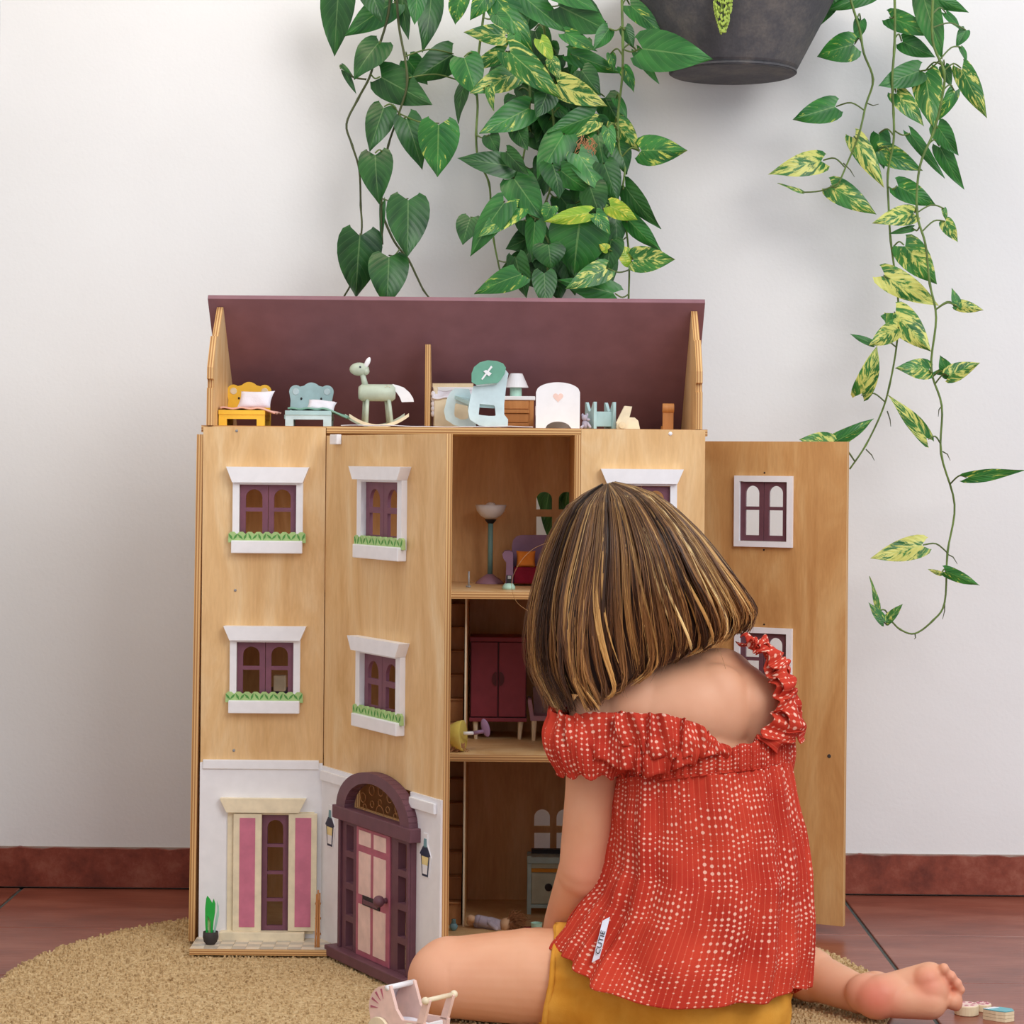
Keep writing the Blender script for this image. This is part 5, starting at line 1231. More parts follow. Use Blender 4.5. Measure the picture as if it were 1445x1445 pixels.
LF3 = [((1176, -14), (1158, 34), 34, 1), ((1215, 28), (1208, 60), 20, 1), ((1232, -10), (1166, 14), 26, 1), ((1206, 62), (1153, 77), 44, 2, 8), ((1180, 150), (1119, 168), 38, 2, 4), ((1162, 226), (1088, 243), 36, 3, 4), ((1132, 271), (1097, 258), 6, 3), ((1240, 188), (1246, 238), 28, 1),
       ((1205, 192), (1247, 263), 30, 3, 8), ((1172, 262), (1236, 301), 36, 3, 5), ((1240, 212), (1302, 241), 32, 2, 8), ((1272, 58), (1318, 80), 28, 1), ((1303, -4), (1330, 84), 36, 1, 20), ((1310, -8), (1368, 18), 24, 1), ((1255, 24), (1320, 50), 30, 2, 12), ((1335, 18), (1357, 42), 14, 1),
       ((1363, 42), (1350, 66), 18, 1), ((1357, 66), (1367, 90), 9, 1), ((1332, 94), (1342, 122), 16, 0), ((1298, 100), (1239, 122), 38, 1, 12), ((1264, 130), (1304, 176), 30, 3), ((1305, 100), (1317, 180), 42, 3, 15), ((1347, 128), (1324, 172), 20, 2), ((1356, 96), (1392, 167), 30, 3, 20),
       ((1322, 177), (1351, 219), 28, 1, 20), ((1284, 188), (1333, 252), 16, 1, 30), ((1325, 206), (1358, 267), 24, 1, 25), ((1266, 262), (1322, 291), 32, 2, 10), ((1288, 322), (1254, 330), 10, 1), ((1291, 300), (1234, 312), 30, 3, 12), ((1332, 294), (1336, 312), 8, 3), ((1333, 312), (1351, 341), 20, 3),
       ((1276, 346), (1323, 402), 44, 3, 8), ((1247, 388), (1327, 432), 38, 3, 6), ((1352, 433), (1344, 406), 14, 2), ((1350, 430), (1389, 438), 18, 3), ((1254, 448), (1243, 446), 12, 1), ((1262, 440), (1314, 496), 42, 3, 8), ((1268, 462), (1228, 488), 30, 3), ((1232, 485), (1199, 471), 11, 1),
       ((1216, 558), (1241, 490), 32, 3, 12), ((1313, 521), (1266, 518), 30, 3, 10), ((1338, 524), (1314, 526), 10, 1), ((1340, 530), (1326, 502), 20, 2), ((1338, 530), (1383, 512), 26, 3, 10), ((1310, 620), (1256, 557), 24, 3, 10), ((1175, 626), (1128, 620), 30, 3, 10), ((1174, 626), (1236, 592), 22, 2, 15),
       ((1364, 674), (1447, 664), 18, 2, 15), ((1303, 769), (1228, 788), 34, 3, 5), ((1328, 810), (1309, 803), 7, 3), ((1334, 806), (1383, 827), 18, 2, 15), ((1240, 862), (1229, 813), 9, 3), ((1248, 878), (1226, 850), 15, 2), ((1250, 877), (1274, 852), 14, 3)]
plant(h3, S3, LF3, 5, (3.58, 3.66), 'stem', 90)
# thin aerial rootlets at the nodes
m = MB()
for (a, b_, c) in (((1190, 230), (1200, 240), (1206, 250)), ((1222, 145), (1232, 149), (1240, 147)), ((1252, 580), (1256, 592), (1257, 602)), ((1222, 634), (1230, 642), (1234, 650)), ((1329, 573), (1325, 578), (1324, 588)), ((1330, 637), (1337, 641), (1341, 650)), ((1337, 782), (1345, 786), (1351, 796)), ((1333, 850), (1333, 862), (1330, 874)), ((1291, 893), (1292, 900), (1290, 902))):
    m.tube([P(a[0], a[1], 3.62), P(b_[0], b_[1], 3.62), P(c[0], c[1], 3.62)], [.0011, .0009, .0004], 5)
m.build('aerial_roots', M['stemdk'], h3, kind='stuff')

# wall pot
pc = P(1034, 104, 3.64); zb_ = P(1034, 105, 3.64).z
wp = thing('wall_planter', (pc.x, pc.y, zb_), 'mottled dark grey metal planter mounted on the wall above the house', 'planter')
rb = 88*3.64/FPX
m = MB(); H = .16; rtp = rb+.082
m.lathe([(.0001, -.001), (rb-.002, -.001), (rb, .0), (rb, .003), (rb-.001, .0045), (rb+.082*.05, .010), (rtp, H), (rtp+.002, H+.004), (rtp-.002, H+.004), (rb+.03, .06), (.0001, .05)], (pc.x, pc.y-.0, zb_), 64)
m.v = [Vector((p.x, min(p.y, -.002) if p.y > pc.y else p.y, p.z)) for p in m.v]
m.build('pot', M['pot'], wp, smooth=False)
m = MB(); m.lathe([(rb-.001, 0), (rb+.0022, .0), (rb+.0022, .003), (rb, .004)], (pc.x, pc.y, zb_+.0015), 64); m.v = [Vector((p.x, min(p.y, -.002), p.z)) for p in m.v]; m.build('bottom_rim', M['pot'], wp)
# little green trailing sedum over the pot
sd_ = thing('trailing_sedum', P(1020, 0, 3.50), 'short lime green trailing sprig in front of the grey planter', 'hanging plant')
m = MB(); m.tube([P(1022, -20, 3.50), P(1020, 15, 3.49), P(1019, 44, 3.49)], .001, 5); m.build('stem', M['stem'], sd_)
rf = random.Random(6); m = MB()
for k in range(240):
    y = -20+66*(k/240); r = 11*(1-(max(0, y-5)/45)**1.5)+1.5; a = rf.uniform(0, 2*PI)
    c = P(1020+r*math.cos(a), y, 3.49)+Vector((0, math.sin(a)*.008, 0)); m.ball(c, (.0019, .0015, .0028), 5, 3)
m.build('leaflets', LEAFM[4], sd_, kind='stuff')
# ------------------------------------------------------------------ the child
def blob_mesh(mb, name, mat, parent, voxel=0.003, smooth=8, fac=0.5, post=None, keep=None):
    me = bpy.data.meshes.new('tmp'); me.from_pydata([tuple(v) for v in mb.v], [], mb.f); me.update()
    o = bpy.data.objects.new('tmp', me); COL.objects.link(o)
    r = o.modifiers.new('r', 'REMESH'); r.mode = 'VOXEL'; r.voxel_size = voxel; r.use_smooth_shade = True
    s_ = o.modifiers.new('s', 'SMOOTH'); s_.factor = fac; s_.iterations = smooth
    dg = bpy.context.evaluated_depsgraph_get(); dg.update()
    res = bpy.data.meshes.new_from_object(o.evaluated_get(dg)); bpy.data.objects.remove(o)
    if keep:
        o = bpy.data.objects.new('tmp', res); COL.objects.link(o); vg = o.vertex_groups.new(name='g')
        vg.add([v.index for v in res.vertices if not keep(v.co)], 1.0, 'REPLACE')
        s_ = o.modifiers.new('s', 'SMOOTH'); s_.factor = .5; s_.iterations = 14; s_.vertex_group = 'g'
        dg = bpy.context.evaluated_depsgraph_get(); dg.update()
        r2 = bpy.data.meshes.new_from_object(o.evaluated_get(dg)); bpy.data.objects.remove(o); res = r2
    off = WL.get(parent.name, Vector((0,0,0)))
    if post: post(res)
    for v in res.vertices: v.co = v.co - off
    res.materials.clear(); res.materials.append(mat); res.shade_smooth(); res.name = name
    ob = bpy.data.objects.new(name, res); COL.objects.link(ob); ob.parent = parent; WL[ob.name] = off
    return ob
def W(px, Z): return px*Z/FPX
ZB0 = 2.80
girl = thing('person', (P(955, 1440, 2.85).x, CAMY+2.85, RT), 'child sitting on the rug, back turned, red dotted off-shoulder top, mustard shorts and bare feet', 'person')
def rot_y(a): return Matrix.Rotation(a, 3, 'Y')
b = MB()
# torso
b.ball(P(950, 1395, 2.84), (.108, .085, .075)); b.ball(P(965, 1290, 2.845), (.076, .058, .085)); b.ball(P(972, 1180, 2.845), (.076, .056, .085))
b.ball(P(972, 1085, 2.845), (.084, .060, .09), 20, 14, R=rot_y(0.05))
b.ball(P(950, 1005, 2.84), (.112, .056, .066), 24, 14, R=rot_y(-0.16))
b.capsule(P(868, 1010, 2.84), P(1040, 985, 2.85), .042, .044)
b.capsule(P(900, 990, 2.855), P(1015, 968, 2.86), .045, .047)
b.ball(P(905, 1010, 2.815), (.046, .028, .055)); b.ball(P(1010, 1000, 2.82), (.046, .028, .055))     # shoulder blades
# neck and head (tipped forward to the left)
b.capsule(P(955, 975, 2.85), P(912, 860, 2.89), .036, .034)
HC = P(893, 800, 2.885)
b.ball(HC, (.074, .086, .084), 24, 16, R=rot_y(-0.28))
fw = Vector((-0.18, 0.93, -0.32)).normalized(); rt_ = Vector((0.93, 0.25, 0.26)).normalized(); upv = rt_.cross(fw).normalized(); rt_ = fw.cross(upv).normalized()
def hd_(r, f, u): return HC + rt_*r + fw*f + upv*u
b.ball(hd_(0, .035, -.045), (.05, .052, .048)); b.ball(hd_(0, .055, -.072), (.02, .02, .016))      # jaw, chin
b.capsule(hd_(0, .083, .0), hd_(0, .097, -.024), .006, .0105)                                      # nose
b.capsule(hd_(-.015, .079, -.047), hd_(.015, .079, -.047), .0055, .0055); b.capsule(hd_(-.012, .078, -.056), hd_(.012, .078, -.056), .006, .006)
for sg in (-1, 1):
    b.ball(hd_(sg*.04, .058, -.018), (.02, .02, .02)); b.capsule(hd_(sg*.014, .078, .02), hd_(sg*.042, .066, .02), .007, .006)
    b.ball(hd_(sg*.076, -.004, -.008), (.007, .013, .020)); b.ball(hd_(sg*.078, -.002, .006), (.007, .012, .010))
# left arm (screen left)
b.capsule(P(846, 1012, 2.84), P(836, 1120, 2.85), .0375, .0335); b.capsule(P(836, 1120, 2.85), P(824, 1225, 2.855), .0335, .0305)
b.ball(P(823, 1232, 2.86), .0318); b.capsule(P(822, 1235, 2.865), P(800, 1300, 2.93), .0315, .0285); b.capsule(P(800, 1300, 2.93), P(782, 1352, 3.05), .0285, .021)
hw = P(780, 1356, 3.065)
def hand(wr, dirv, side, sp, cc=1.0):
    d = Vector(dirv).normalized(); n_ = Vector((0, 0, 1)); s_ = d.cross(n_).normalized()*side; n_ = s_.cross(d).normalized()*side
    if n_.z < 0: n_ = -n_
    b.capsule(wr, wr+d*.012, .019, .018)
    for k in range(4):
        q = (k-1.5)*.0115
        kn = wr + d*(.052 - abs(k-1.3)*.003) + s_*q
        b.capsule(wr+d*.012+s_*q*.8, kn, .0115, .0095)
        L = (.030, .036, .033, .025)[k]
        p1 = kn + d*L*.45 + s_*q*.15 - n_*.003; p2 = p1 + d*L*.33 - n_*(.008*cc); p3 = p2 + d*L*.2 - n_*(.010*cc)
        b.capsule(kn, p1, .0066, .0062); b.capsule(p1, p2, .0061, .0056); b.capsule(p2, p3, .0055, .0048)
    t0 = wr + d*.014 - s_*.017; t1 = t0 + d*.020 - s_*.014 - n_*.004; t2 = t1 + d*.018 - s_*.003 - n_*.006
    b.capsule(t0, t1, .0095, .0075); b.capsule(t1, t2, .0072, .0058)
hand(Vector((hw.x, hw.y, 0.050)), (-.25, 1, -.12), 1, 0)
b.capsule(P(782, 1352, 3.05), Vector((hw.x, hw.y, 0.050)), .021, .018)
# right arm, in front of the body, reaching to the lap
b.capsule(P(1062, 992, 2.84), P(1075, 1120, 2.87), .0375, .033); b.capsule(P(1075, 1120, 2.87), P(1058, 1230, 2.92), .033, .030)
b.ball(P(1058, 1232, 2.925), .031); b.capsule(P(1058, 1234, 2.93), P(985, 1270, 3.06), .030, .020)
rw = P(980, 1272, 3.07); hand(rw, (-.75, .6, -.25), -1, 0)
# left thigh and folded shin
b.capsule(P(900, 1392, 2.86), P(745, 1380, 2.87), .068, .0605); b.capsule(P(745, 1380, 2.87), P(648, 1379, 2.87), .0605, .050)
b.ball(P(636, 1379, 2.87), (.049, .048, .050)); b.ball(P(629, 1381, 2.868), .047)
kz = P(682, 1382, 2.93); 
b.capsule((kz.x, CAMY+2.925, .058), (P(760, 1380, 3.02).x, CAMY+3.02, .052), .040, .040); b.capsule((P(760, 1380, 3.02).x, CAMY+3.02, .052), (P(900, 1380, 3.08).x, CAMY+3.07, .040), .040, .024)
fx = P(925, 1380, 3.09).x
b.capsule((fx, CAMY+3.08, .036), (fx+.05, CAMY+3.10, .030), .026, .020); b.capsule((fx+.05, CAMY+3.10, .030), (fx+.11, CAMY+3.09, .026), .022, .015)
for k in range(5): b.capsule((fx+.11, CAMY+3.075+.010*k, .026), (fx+.132-.003*k, CAMY+3.072+.011*k, .024), .0085-.0007*k, .0078-.0007*k)
# right thigh forward, shin back out to the right
b.capsule(P(1005, 1395, 2.86), (P(1060, 1380, 3.03).x, CAMY+3.03, .065), .066, .050)
kn = Vector((P(1068, 1380, 3.05).x, CAMY+3.05, .058)); b.ball(kn, .048)
an = P(1212, 1403, 2.905)
c1 = P(1145, 1376, 2.96)
b.capsule(kn, c1, .044, .034); b.capsule(c1, an, .031, .0235)
# foot, sole towards the viewer: heel low left, toes right
fz = 2.875
heel = P(1238, 1408, fz)
b.ball(heel, (.030, .026, .0265)); b.ball(P(1222, 1402, fz+.01), (.026, .024, .025))
b.capsule(an, P(1236, 1400, fz+.02), .024, .026)
b.capsule(P(1242, 1405, fz), P(1270, 1398, fz+.010), .0255, .024)
b.capsule(P(1262, 1412, fz-.002), P(1312, 1414, fz-.006), .0215, .0215)      # outer edge
b.capsule(P(1258, 1396, fz+.012), P(1312, 1382, fz+.006), .0205, .0215)     # instep
b.capsule(P(1270, 1402, fz+.014), P(1312, 1398, fz+.002), .022, .026)
b.ball(P(1310, 1412, fz-.008), (.019, .018, .0215)); b.ball(P(1308, 1383, fz-.002), (.020, .018, .019)); b.ball(P(1316, 1398, fz), (.015, .018, .030))
for (x_, y_, x2, y2, r) in ((1318, 1368, 1332, 1367, .0072), (1322, 1379, 1342, 1378, .0074), (1328, 1390, 1350.5, 1388, .0070), (1330, 1397, 1356, 1396.5, .0058), (1326, 1412, 1344, 1413, .0105)):
    b.capsule(P(x_, y_, fz+.003), P(x2, y2, fz-.001), r*.72, r*.85)
    b.ball(P(x2, y2, fz-.007), (r*.95, r*1.1, r*1.02), 14, 10)
b.ball(P(1349, 1413, fz-.006), (.0085, .010, .0125), 16, 12)
def rosy(me):
    at = me.attributes.new('rosy', 'FLOAT', 'POINT')
    pts = [(P(1236, 1408, fz-.02), .03, .8), (P(1215, 1400, fz-.02), .02, .5), (P(1312, 1388, fz-.02), .022, .55), (P(1340, 1385, fz), .022, .65), (P(1345, 1412, fz), .016, .6), (P(822, 1236, 2.81), .03, .35), (P(628, 1380, 2.87), .05, .3)]
    for v in me.vertices:
        if v.co.z < RT+.0006: v.co.z = RT+.0006
    vals = []
    for v in me.vertices:
        s_ = 0
        for p, r, a in pts:
            d = (v.co-p).length
            if d < 2.2*r: s_ = max(s_, a*math.exp(-(d/r)**2))
        vals.append(s_)
    at.data.foreach_set('value', vals)
body = blob_mesh(b, 'body', M['skin'], girl, 0.0022, 4, 0.5, rosy, keep=lambda c: c.x > P(1312, 1400, 2.875).x or (c.y > CAMY+3.04 and c.z < .3) or (c-HC).dot(fw) > .03)
for sg in (-1, 1):
    m = MB(); m.ball(hd_(sg*.03, .0745, .004), .0105, 14, 10); e = m.build('eye', M['eye'], girl, smooth=True)
    m = MB(); m.ball(hd_(sg*.03, .083, .003), .0042, 10, 6); m.build('iris', M['iris'], e, smooth=True)

# shorts
b = MB()
b.ball(P(955, 1405, 2.845), (.123, .096, .078)); b.ball(P(880, 1412, 2.85), (.085, .085, .072)); b.ball(P(1035, 1415, 2.845), (.072, .078, .07))
b.capsule(P(915, 1396, 2.85), P(818, 1394, 2.865), .080, .074); b.capsule(P(818, 1394, 2.865), P(782, 1388, 2.87), .0755, .0735)
b.capsule(P(1005, 1400, 2.86), P(1045, 1388, 2.95), .075, .067)
def wrinkle(me):
    a0 = P(790, 1389, 2.87)
    for v in me.vertices:
        p = v.co; d = (p.x-a0.x)
        ang = math.atan2(p.z-0.066, p.y-a0.y)
        nn_ = noise.noise(Vector((p.x*16, ang*3.0, p.z*12)))*0.005
        v.co = p + v.normal*nn_
        xc = P(773, 1388, 2.87).x + .0012*math.sin(ang*9) + .010*math.sin(ang)
        if v.co.x < xc: v.co.x = xc
        if v.co.z < RT+0.0015: v.co.z = RT+0.0015
sh_ = blob_mesh(b, 'shorts', M['mustard'], girl, 0.0032, 6, 0.5, wrinkle)
# turned leg opening
ln = []
m = MB()
for k in range(41):
    a_ = 2*PI*k/40; rr = .0735+.0006*math.sin(a_*9)
    c_ = P(773, 1388, 2.870); ln.append(Vector((c_.x + .0008*math.sin(a_*7) + .010*math.sin(a_), c_.y+rr*math.cos(a_), max(c_.z+rr*math.sin(a_)*.93, RT+.004))))
m.tube(ln, .0036, 8); 
m.build('shorts_hem', M['mustard'], girl, smooth=True)

# red top: gathered tube flaring to the hem
def lerp(tab, t):
    for (a, va), (b_, vb) in zip(tab, tab[1:]):
        if t <= b_: 
            k = (t-a)/(b_-a); k = k*k*(3-2*k)*0.35 + k*0.65
            return va+(vb-va)*k
    return tab[-1][1]
LX = [(0, 868), (.12, 866), (.28, 862), (.46, 859), (.62, 842), (.8, 808), (1, 783)]
RX = [(0, 1112), (.12, 1119), (.28, 1134), (.46, 1143), (.62, 1145), (.8, 1144), (1, 1141)]
LY = [(0, 1098), (.12, 1120), (.28, 1165), (.46, 1215), (.62, 1255), (.8, 1300), (1, 1336)]
MY = [(0, 1092), (.12, 1130), (.28, 1190), (.46, 1253), (.62, 1308), (.8, 1370), (1, 1423)]
RY = [(0, 1072), (.12, 1112), (.28, 1170), (.46, 1236), (.62, 1290), (.8, 1345), (1, 1392)]
RD = [(0, .082), (.28, .088), (.62, .102), (1, .118)]
def shirt_pt(u, v):
    a_ = PI + 2*PI*u          # u=0 left side, .25 back (viewer), .5 right side, .75 front
    c_, s_ = math.cos(a_), math.sin(a_)
    lx, rx, ly, my, ry = lerp(LX, v), lerp(RX, v), lerp(LY, v), lerp(MY, v), lerp(RY, v)
    e = abs(c_)**0.88*(1 if c_ > 0 else -1)
    px_ = (lx+rx)/2 + (rx-lx)/2*e
    lr = ly if c_ < 0 else ry
    w_ = abs(c_)**2.2
    py_ = my*(1-w_)+lr*w_
    rd = lerp(RD, v); Zc = 2.84
    Z = Zc + rd*s_*1.0
    am = (0.0022 + 0.0068*v**0.8)
    ph = a_*17 + 2.1*math.sin(a_*3.1+0.7) + v*1.2*math.sin(a_*5)
    pl = am*(math.sin(ph)*0.55 + 0.7*noise.noise(Vector((a_*5.5, v*1.3, 2)))) + 0.0014*math.sin(a_*70)*math.exp(-v*7)
    pl += 0.0075*noise.noise(Vector((a_*2.4, v*4.5, 7)))
    p = P(px_, py_, Z)
    # fold across the back (cloth resting over the waist)
    nrm = Vector((c_, s_, 0)); p = p + nrm*pl
    p.z += 0.0025*math.sin(a_*9)*v**3
    if p.z < RT+0.004: p.z = RT+0.004
    circ = 0.78
    return p, (u*circ*1.0, -v*0.285)
m = MB(); m.sheet(300, 70, shirt_pt); top = m.build('top', M['shirt'], girl, smooth=True, solid=0.0014)
# elastic band across the chest, above the skirt part
def band_pt(u, v):
    a_ = PI + 2*PI*u; c_, s_ = math.cos(a_), math.sin(a_)
    e = abs(c_)**0.88*(1 if c_ > 0 else -1)
    px_ = 991 + 121*e
    yt = 1062 - 30*e*0.6; yb = 1094 - 14*e
    if c_ > 0.2: yt -= 14*(c_-.2)
    yt += 2*math.sin(a_*23)
    py_ = yt+(yb-yt)*v
    r_ = .0825 + .0014*math.sin(a_*75+math.sin(v*9)) + .0016*math.sin(a_*31) + .003*math.sin(PI*v)
    return P(px_, py_, 2.84 + r_*s_) + Vector((c_, s_, 0))*(.0008*math.sin(a_*75)), (u*0.9, -v*.045)
m = MB(); m.sheet(320, 12, band_pt); m.build('elastic_band', M['shirt'], girl, smooth=True, solid=0.0012)
m = MB(); m.tube([band_pt(k/160, 1.0)[0] + Vector((0, 0, .0005)) for k in range(161)], .0019, 5); m.build('waist_seam', M['shirt'], girl, smooth=True)

def ruffle(name, top_, bot, amp, nf, seed, nu=140, nv=16, ustep=None, crinkle=0.0012):
    """wavy strip between two pixel paths [(px,py,Z)]"""
    T = smoothpath([P(*q) for q in top_], 10); B_ = smoothpath([P(*q) for q in bot], 10)
    LT = sum((T[i+1]-T[i]).length for i in range(len(T)-1))
    def at(Q, u):
        x = u*(len(Q)-1); i = min(int(x), len(Q)-2); return Q[i].lerp(Q[i+1], x-i)
    def fn(u, v):
        a_ = at(T, u); c_ = at(B_, u); p = a_.lerp(c_, v)
        d = (at(T, min(u+.02, 1))-at(T, max(u-.02, 0))).normalized(); n_ = d.cross((c_-a_).normalized()).normalized()
        if n_.y > 0: n_ = -n_
        ph = u*nf*2*PI + 1.6*noise.noise(Vector((u*6, seed, 0)))*3
        env = (0.25 + abs(v-0.62)*1.5)
        p = p + n_*(amp*math.sin(ph)*env + .006*math.sin(PI*v) + crinkle*math.sin(u*nf*9+v*4))
        p = p + (c_-a_).normalized()*(.003*math.sin(ph*1.0+1.3)*(v-.3)) + d*(.004*math.sin(ph*.5+v*2+seed))
        p += n_*.004*noise.noise(Vector((u*9, v*3, seed)))
        return p, (u*LT*1.35, -v*(c_-a_).length)
    m = MB(); m.sheet(nu, nv, fn); return m.build(name, M['shirt'], girl, smooth=True, solid=0.0012)
# sleeve frill round the left upper arm, gathered at its lower edge
def sleeve(u, v):
    a_ = 2*PI*u; c_, s_ = math.cos(a_), math.sin(a_)
    ctr = P(836+2*v, 1008+84*v, 2.83 - .015*v)
    r0 = .0385 + .0135*math.sin(PI*min(1, v*1.05))**0.8
    ph = a_*13+1.5*math.sin(a_*2); fl_ = abs(v-.78)
    r0 += .0022*math.sin(ph)*(0.4+2.2*fl_) + .0010*math.sin(a_*47+v*6)
    r0 += .0045*max(0, (.12-v)/.12)
    return ctr + Vector((c_*r0*1.12, s_*r0, .0035*math.sin(ph+1)*(1 if v < .05 or v > .95 else .3)+ .006*c_*(-1)*(1-v))), (u*.36, -v*.09)
def sleeve_r(u, v):
    a_ = 2*PI*u; c_, s_ = math.cos(a_), math.sin(a_); ctr = P(1074, 1030+62*v, 2.86+.008*v); r0 = .040+.006*math.sin(PI*v)+.0018*math.sin(a_*13)*(.4+abs(v-.7)*2)
    return ctr+Vector((c_*r0*.9, s_*r0*1.15, .003*math.sin(a_*13+1)*v)), (u*.3, -v*.07)
m = MB(); m.sheet(120, 16, sleeve_r); m.build('sleeve_frill', M['shirt'], girl, smooth=True, solid=0.0012)
m = MB(); m.sheet(170, 26, sleeve); m.build('sleeve_frill', M['shirt'], girl, smooth=True, solid=0.0012)
ruffle('back_frill', [(800, 1010, 2.792), (870, 1004, 2.778), (915, 1010, 2.762), (965, 1018, 2.757), (1002, 1038, 2.757), (1030, 1056, 2.757)],
       [(806, 1060, 2.782), (872, 1082, 2.762), (915, 1096, 2.75), (960, 1084, 2.748), (995, 1070, 2.75), (1032, 1064, 2.755)], .0050, 10, 3)
ruffle('back_frill', [(868, 1006, 2.768), (910, 1006, 2.757), (950, 1010, 2.752), (985, 1022, 2.752), (1008, 1046, 2.755)],
       [(880, 1050, 2.764), (920, 1068, 2.748), (955, 1072, 2.744), (985, 1066, 2.745), (1010, 1058, 2.75)], .0060, 7, 9, 110, 12)
ruffle('front_frill', [(800, 1010, 2.86), (850, 1000, 2.91), (960, 1000, 2.93), (1060, 990, 2.92), (1110, 1000, 2.87)],
       [(806, 1080, 2.86), (850, 1085, 2.925), (960, 1080, 2.95), (1060, 1075, 2.93), (1118, 1060, 2.87)], .0050, 9, 5)
# strap frill over the right shoulder
ruffle('strap_frill', [(1048, 902, 2.815), (1070, 918, 2.80), (1086, 950, 2.79), (1094, 985, 2.783), (1086, 1020, 2.775), (1066, 1046, 2.77)],
       [(1058, 903, 2.83), (1088, 910, 2.825), (1106, 938, 2.815), (1120, 978, 2.80), (1134, 1030, 2.80), (1096, 1062, 2.785)], .0052, 8, 11, 160, 14)
ruffle('strap_frill', [(1062, 912, 2.80), (1084, 930, 2.79), (1098, 960, 2.783), (1104, 995, 2.778), (1112, 1030, 2.775)],
       [(1076, 908, 2.82), (1104, 926, 2.81), (1116, 950, 2.80), (1124, 990, 2.795), (1134, 1036, 2.79)], .0058, 6, 21, 120, 10)
ruffle('shoulder_frill', [(1040, 905, 2.85), (1066, 908, 2.86), (1098, 935, 2.86), (1116, 985, 2.855), (1128, 1040, 2.85)],
       [(1056, 902, 2.80), (1080, 912, 2.80), (1106, 942, 2.80), (1122, 985, 2.80), (1128, 1045, 2.80)], .0040, 6, 31, 120, 10)
# side label
def proj(p):
    Z = p.y-CAMY; u, v = p.x*FPX/Z, (CAMZ-p.z)*FPX/Z; c, q = math.cos(ROLL), math.sin(ROLL)
    return CX+u*c-v*q, HY+u*q+v*c
def on_shirt(px, py):
    best = None; bd = 1e9
    for i in range(0, 121):
        for j in range(40, 101):
            p = shirt_pt(i/240, j/100)[0]; x, y = proj(p); d = (x-px)**2+(y-py)**2
            if d < bd: bd = d; best = p
    return best
TA, TB = on_shirt(855, 1296)+Vector((0, -.005, 0)), on_shirt(841, 1354)+Vector((0, -.009, 0))
def tagpt(u, v):
    s_ = Vector((.0045, .001, .0022))
    return TA.lerp(TB, u) + s_*(2*(v-.5)) + Vector((0, -.003*math.sin(PI*u), 0))
m = MB(); m.sheet(12, 2, tagpt); tg = m.build('side_label', M['tagwhite'], girl, solid=0.0006)
cu = bpy.data.curves.new('txt', 'FONT'); cu.body = 'CUTIE'; cu.size = 0.0098; cu.extrude = 0.0002; cu.align_x = 'CENTER'; cu.align_y = 'CENTER'
to = bpy.data.objects.new('txt', cu); COL.objects.link(to); dg = bpy.context.evaluated_depsgraph_get(); dg.update()
tme = bpy.data.meshes.new_from_object(to.evaluated_get(dg)); bpy.data.objects.remove(to)
ax1 = (TA-TB).normalized(); ay1 = -Vector((.0045, .001, .0022)).normalized(); ay1 = (ay1-ax1*ay1.dot(ax1)).normalized(); an_ = ax1.cross(ay1)
if an_.y > 0: an_ = -an_
cc = tagpt(.55, .5) + Vector((0, -.0010, 0))
mw = [cc + ax1*v.co.x*1.05 + ay1*v.co.y*.8 + an_*(v.co.z+.0004) - WL[girl.name] for v in tme.vertices]
for v, p in zip(tme.vertices, mw): v.co = p
tme.materials.clear(); tme.materials.append(M['black']); lo = bpy.data.objects.new('label_print', tme); COL.objects.link(lo); lo.parent = tg

# ------------------------------------------------------------------ hair
HG = [[(852, 686), (806, 716), (776, 770), (758, 835), (751, 895), (757, 950), (788, 1006)],
      [(856, 683), (836, 712), (822, 775), (808, 845), (806, 905), (816, 962), (844, 1004)],
      [(860, 682), (882, 708), (902, 768), (914, 828), (922, 878), (926, 926), (916, 964)],
      [(864, 681), (912, 700), (955, 752), (985, 815), (1004, 858), (1010, 895), (998, 925)],
      [(868, 680), (926, 698), (982, 746), (1022, 797), (1050, 838), (1063, 866), (1054, 896)]]
HZ = [[2.86, 2.85, 2.85, 2.85, 2.85, 2.85, 2.83], [2.83, 2.79, 2.765, 2.755, 2.755, 2.76, 2.765], [2.82, 2.765, 2.735, 2.73, 2.74, 2.755, 2.77],
      [2.82, 2.78, 2.75, 2.745, 2.755, 2.77, 2.785], [2.85, 2.83, 2.83, 2.83, 2.835, 2.845, 2.85]]
def guide(t, s_, depth=0.0, far=False):
    """point on the hair surface; t 0..1 left to right, s 0..1 root to end, depth 0..1 inwards"""
    x = t*4; i = min(int(x), 3); k = x-i; k = k*k*(3-2*k)*.5+k*.5
    y = s_*6; j = min(int(y), 5); q = y-j
    def g(i_, j_):
        i_ = max(0, min(4, i_)); j_ = max(0, min(6, j_)); return Vector((HG[i_][j_][0], HG[i_][j_][1], HZ[i_][j_]))
    def row(i_):
        p0, p1, p2, p3 = g(i_, j-1), g(i_, j), g(i_, j+1), g(i_, j+2)
        return 0.5*((2*p1)+(p2-p0)*q+(2*p0-5*p1+4*p2-p3)*q*q+(3*p1-p0-3*p2+p3)*q**3)
    p = row(i).lerp(row(min(i+1, 4)), k)
    cx_, cy_ = 905, 830
    f = 1-depth*0.28
    px_ = cx_+(p.x-cx_)*f; py_ = p.y + depth*18*(1-s_)
    Z = p.z + depth*0.05
    if far: Z = 2*2.875 - Z + .01
    return P(px_, py_, Z)
random.seed(11)
TONES = [lin(54, 34, 20), lin(80, 50, 29), lin(112, 73, 42), lin(152, 106, 60), lin(200, 152, 88), lin(240, 204, 138)]
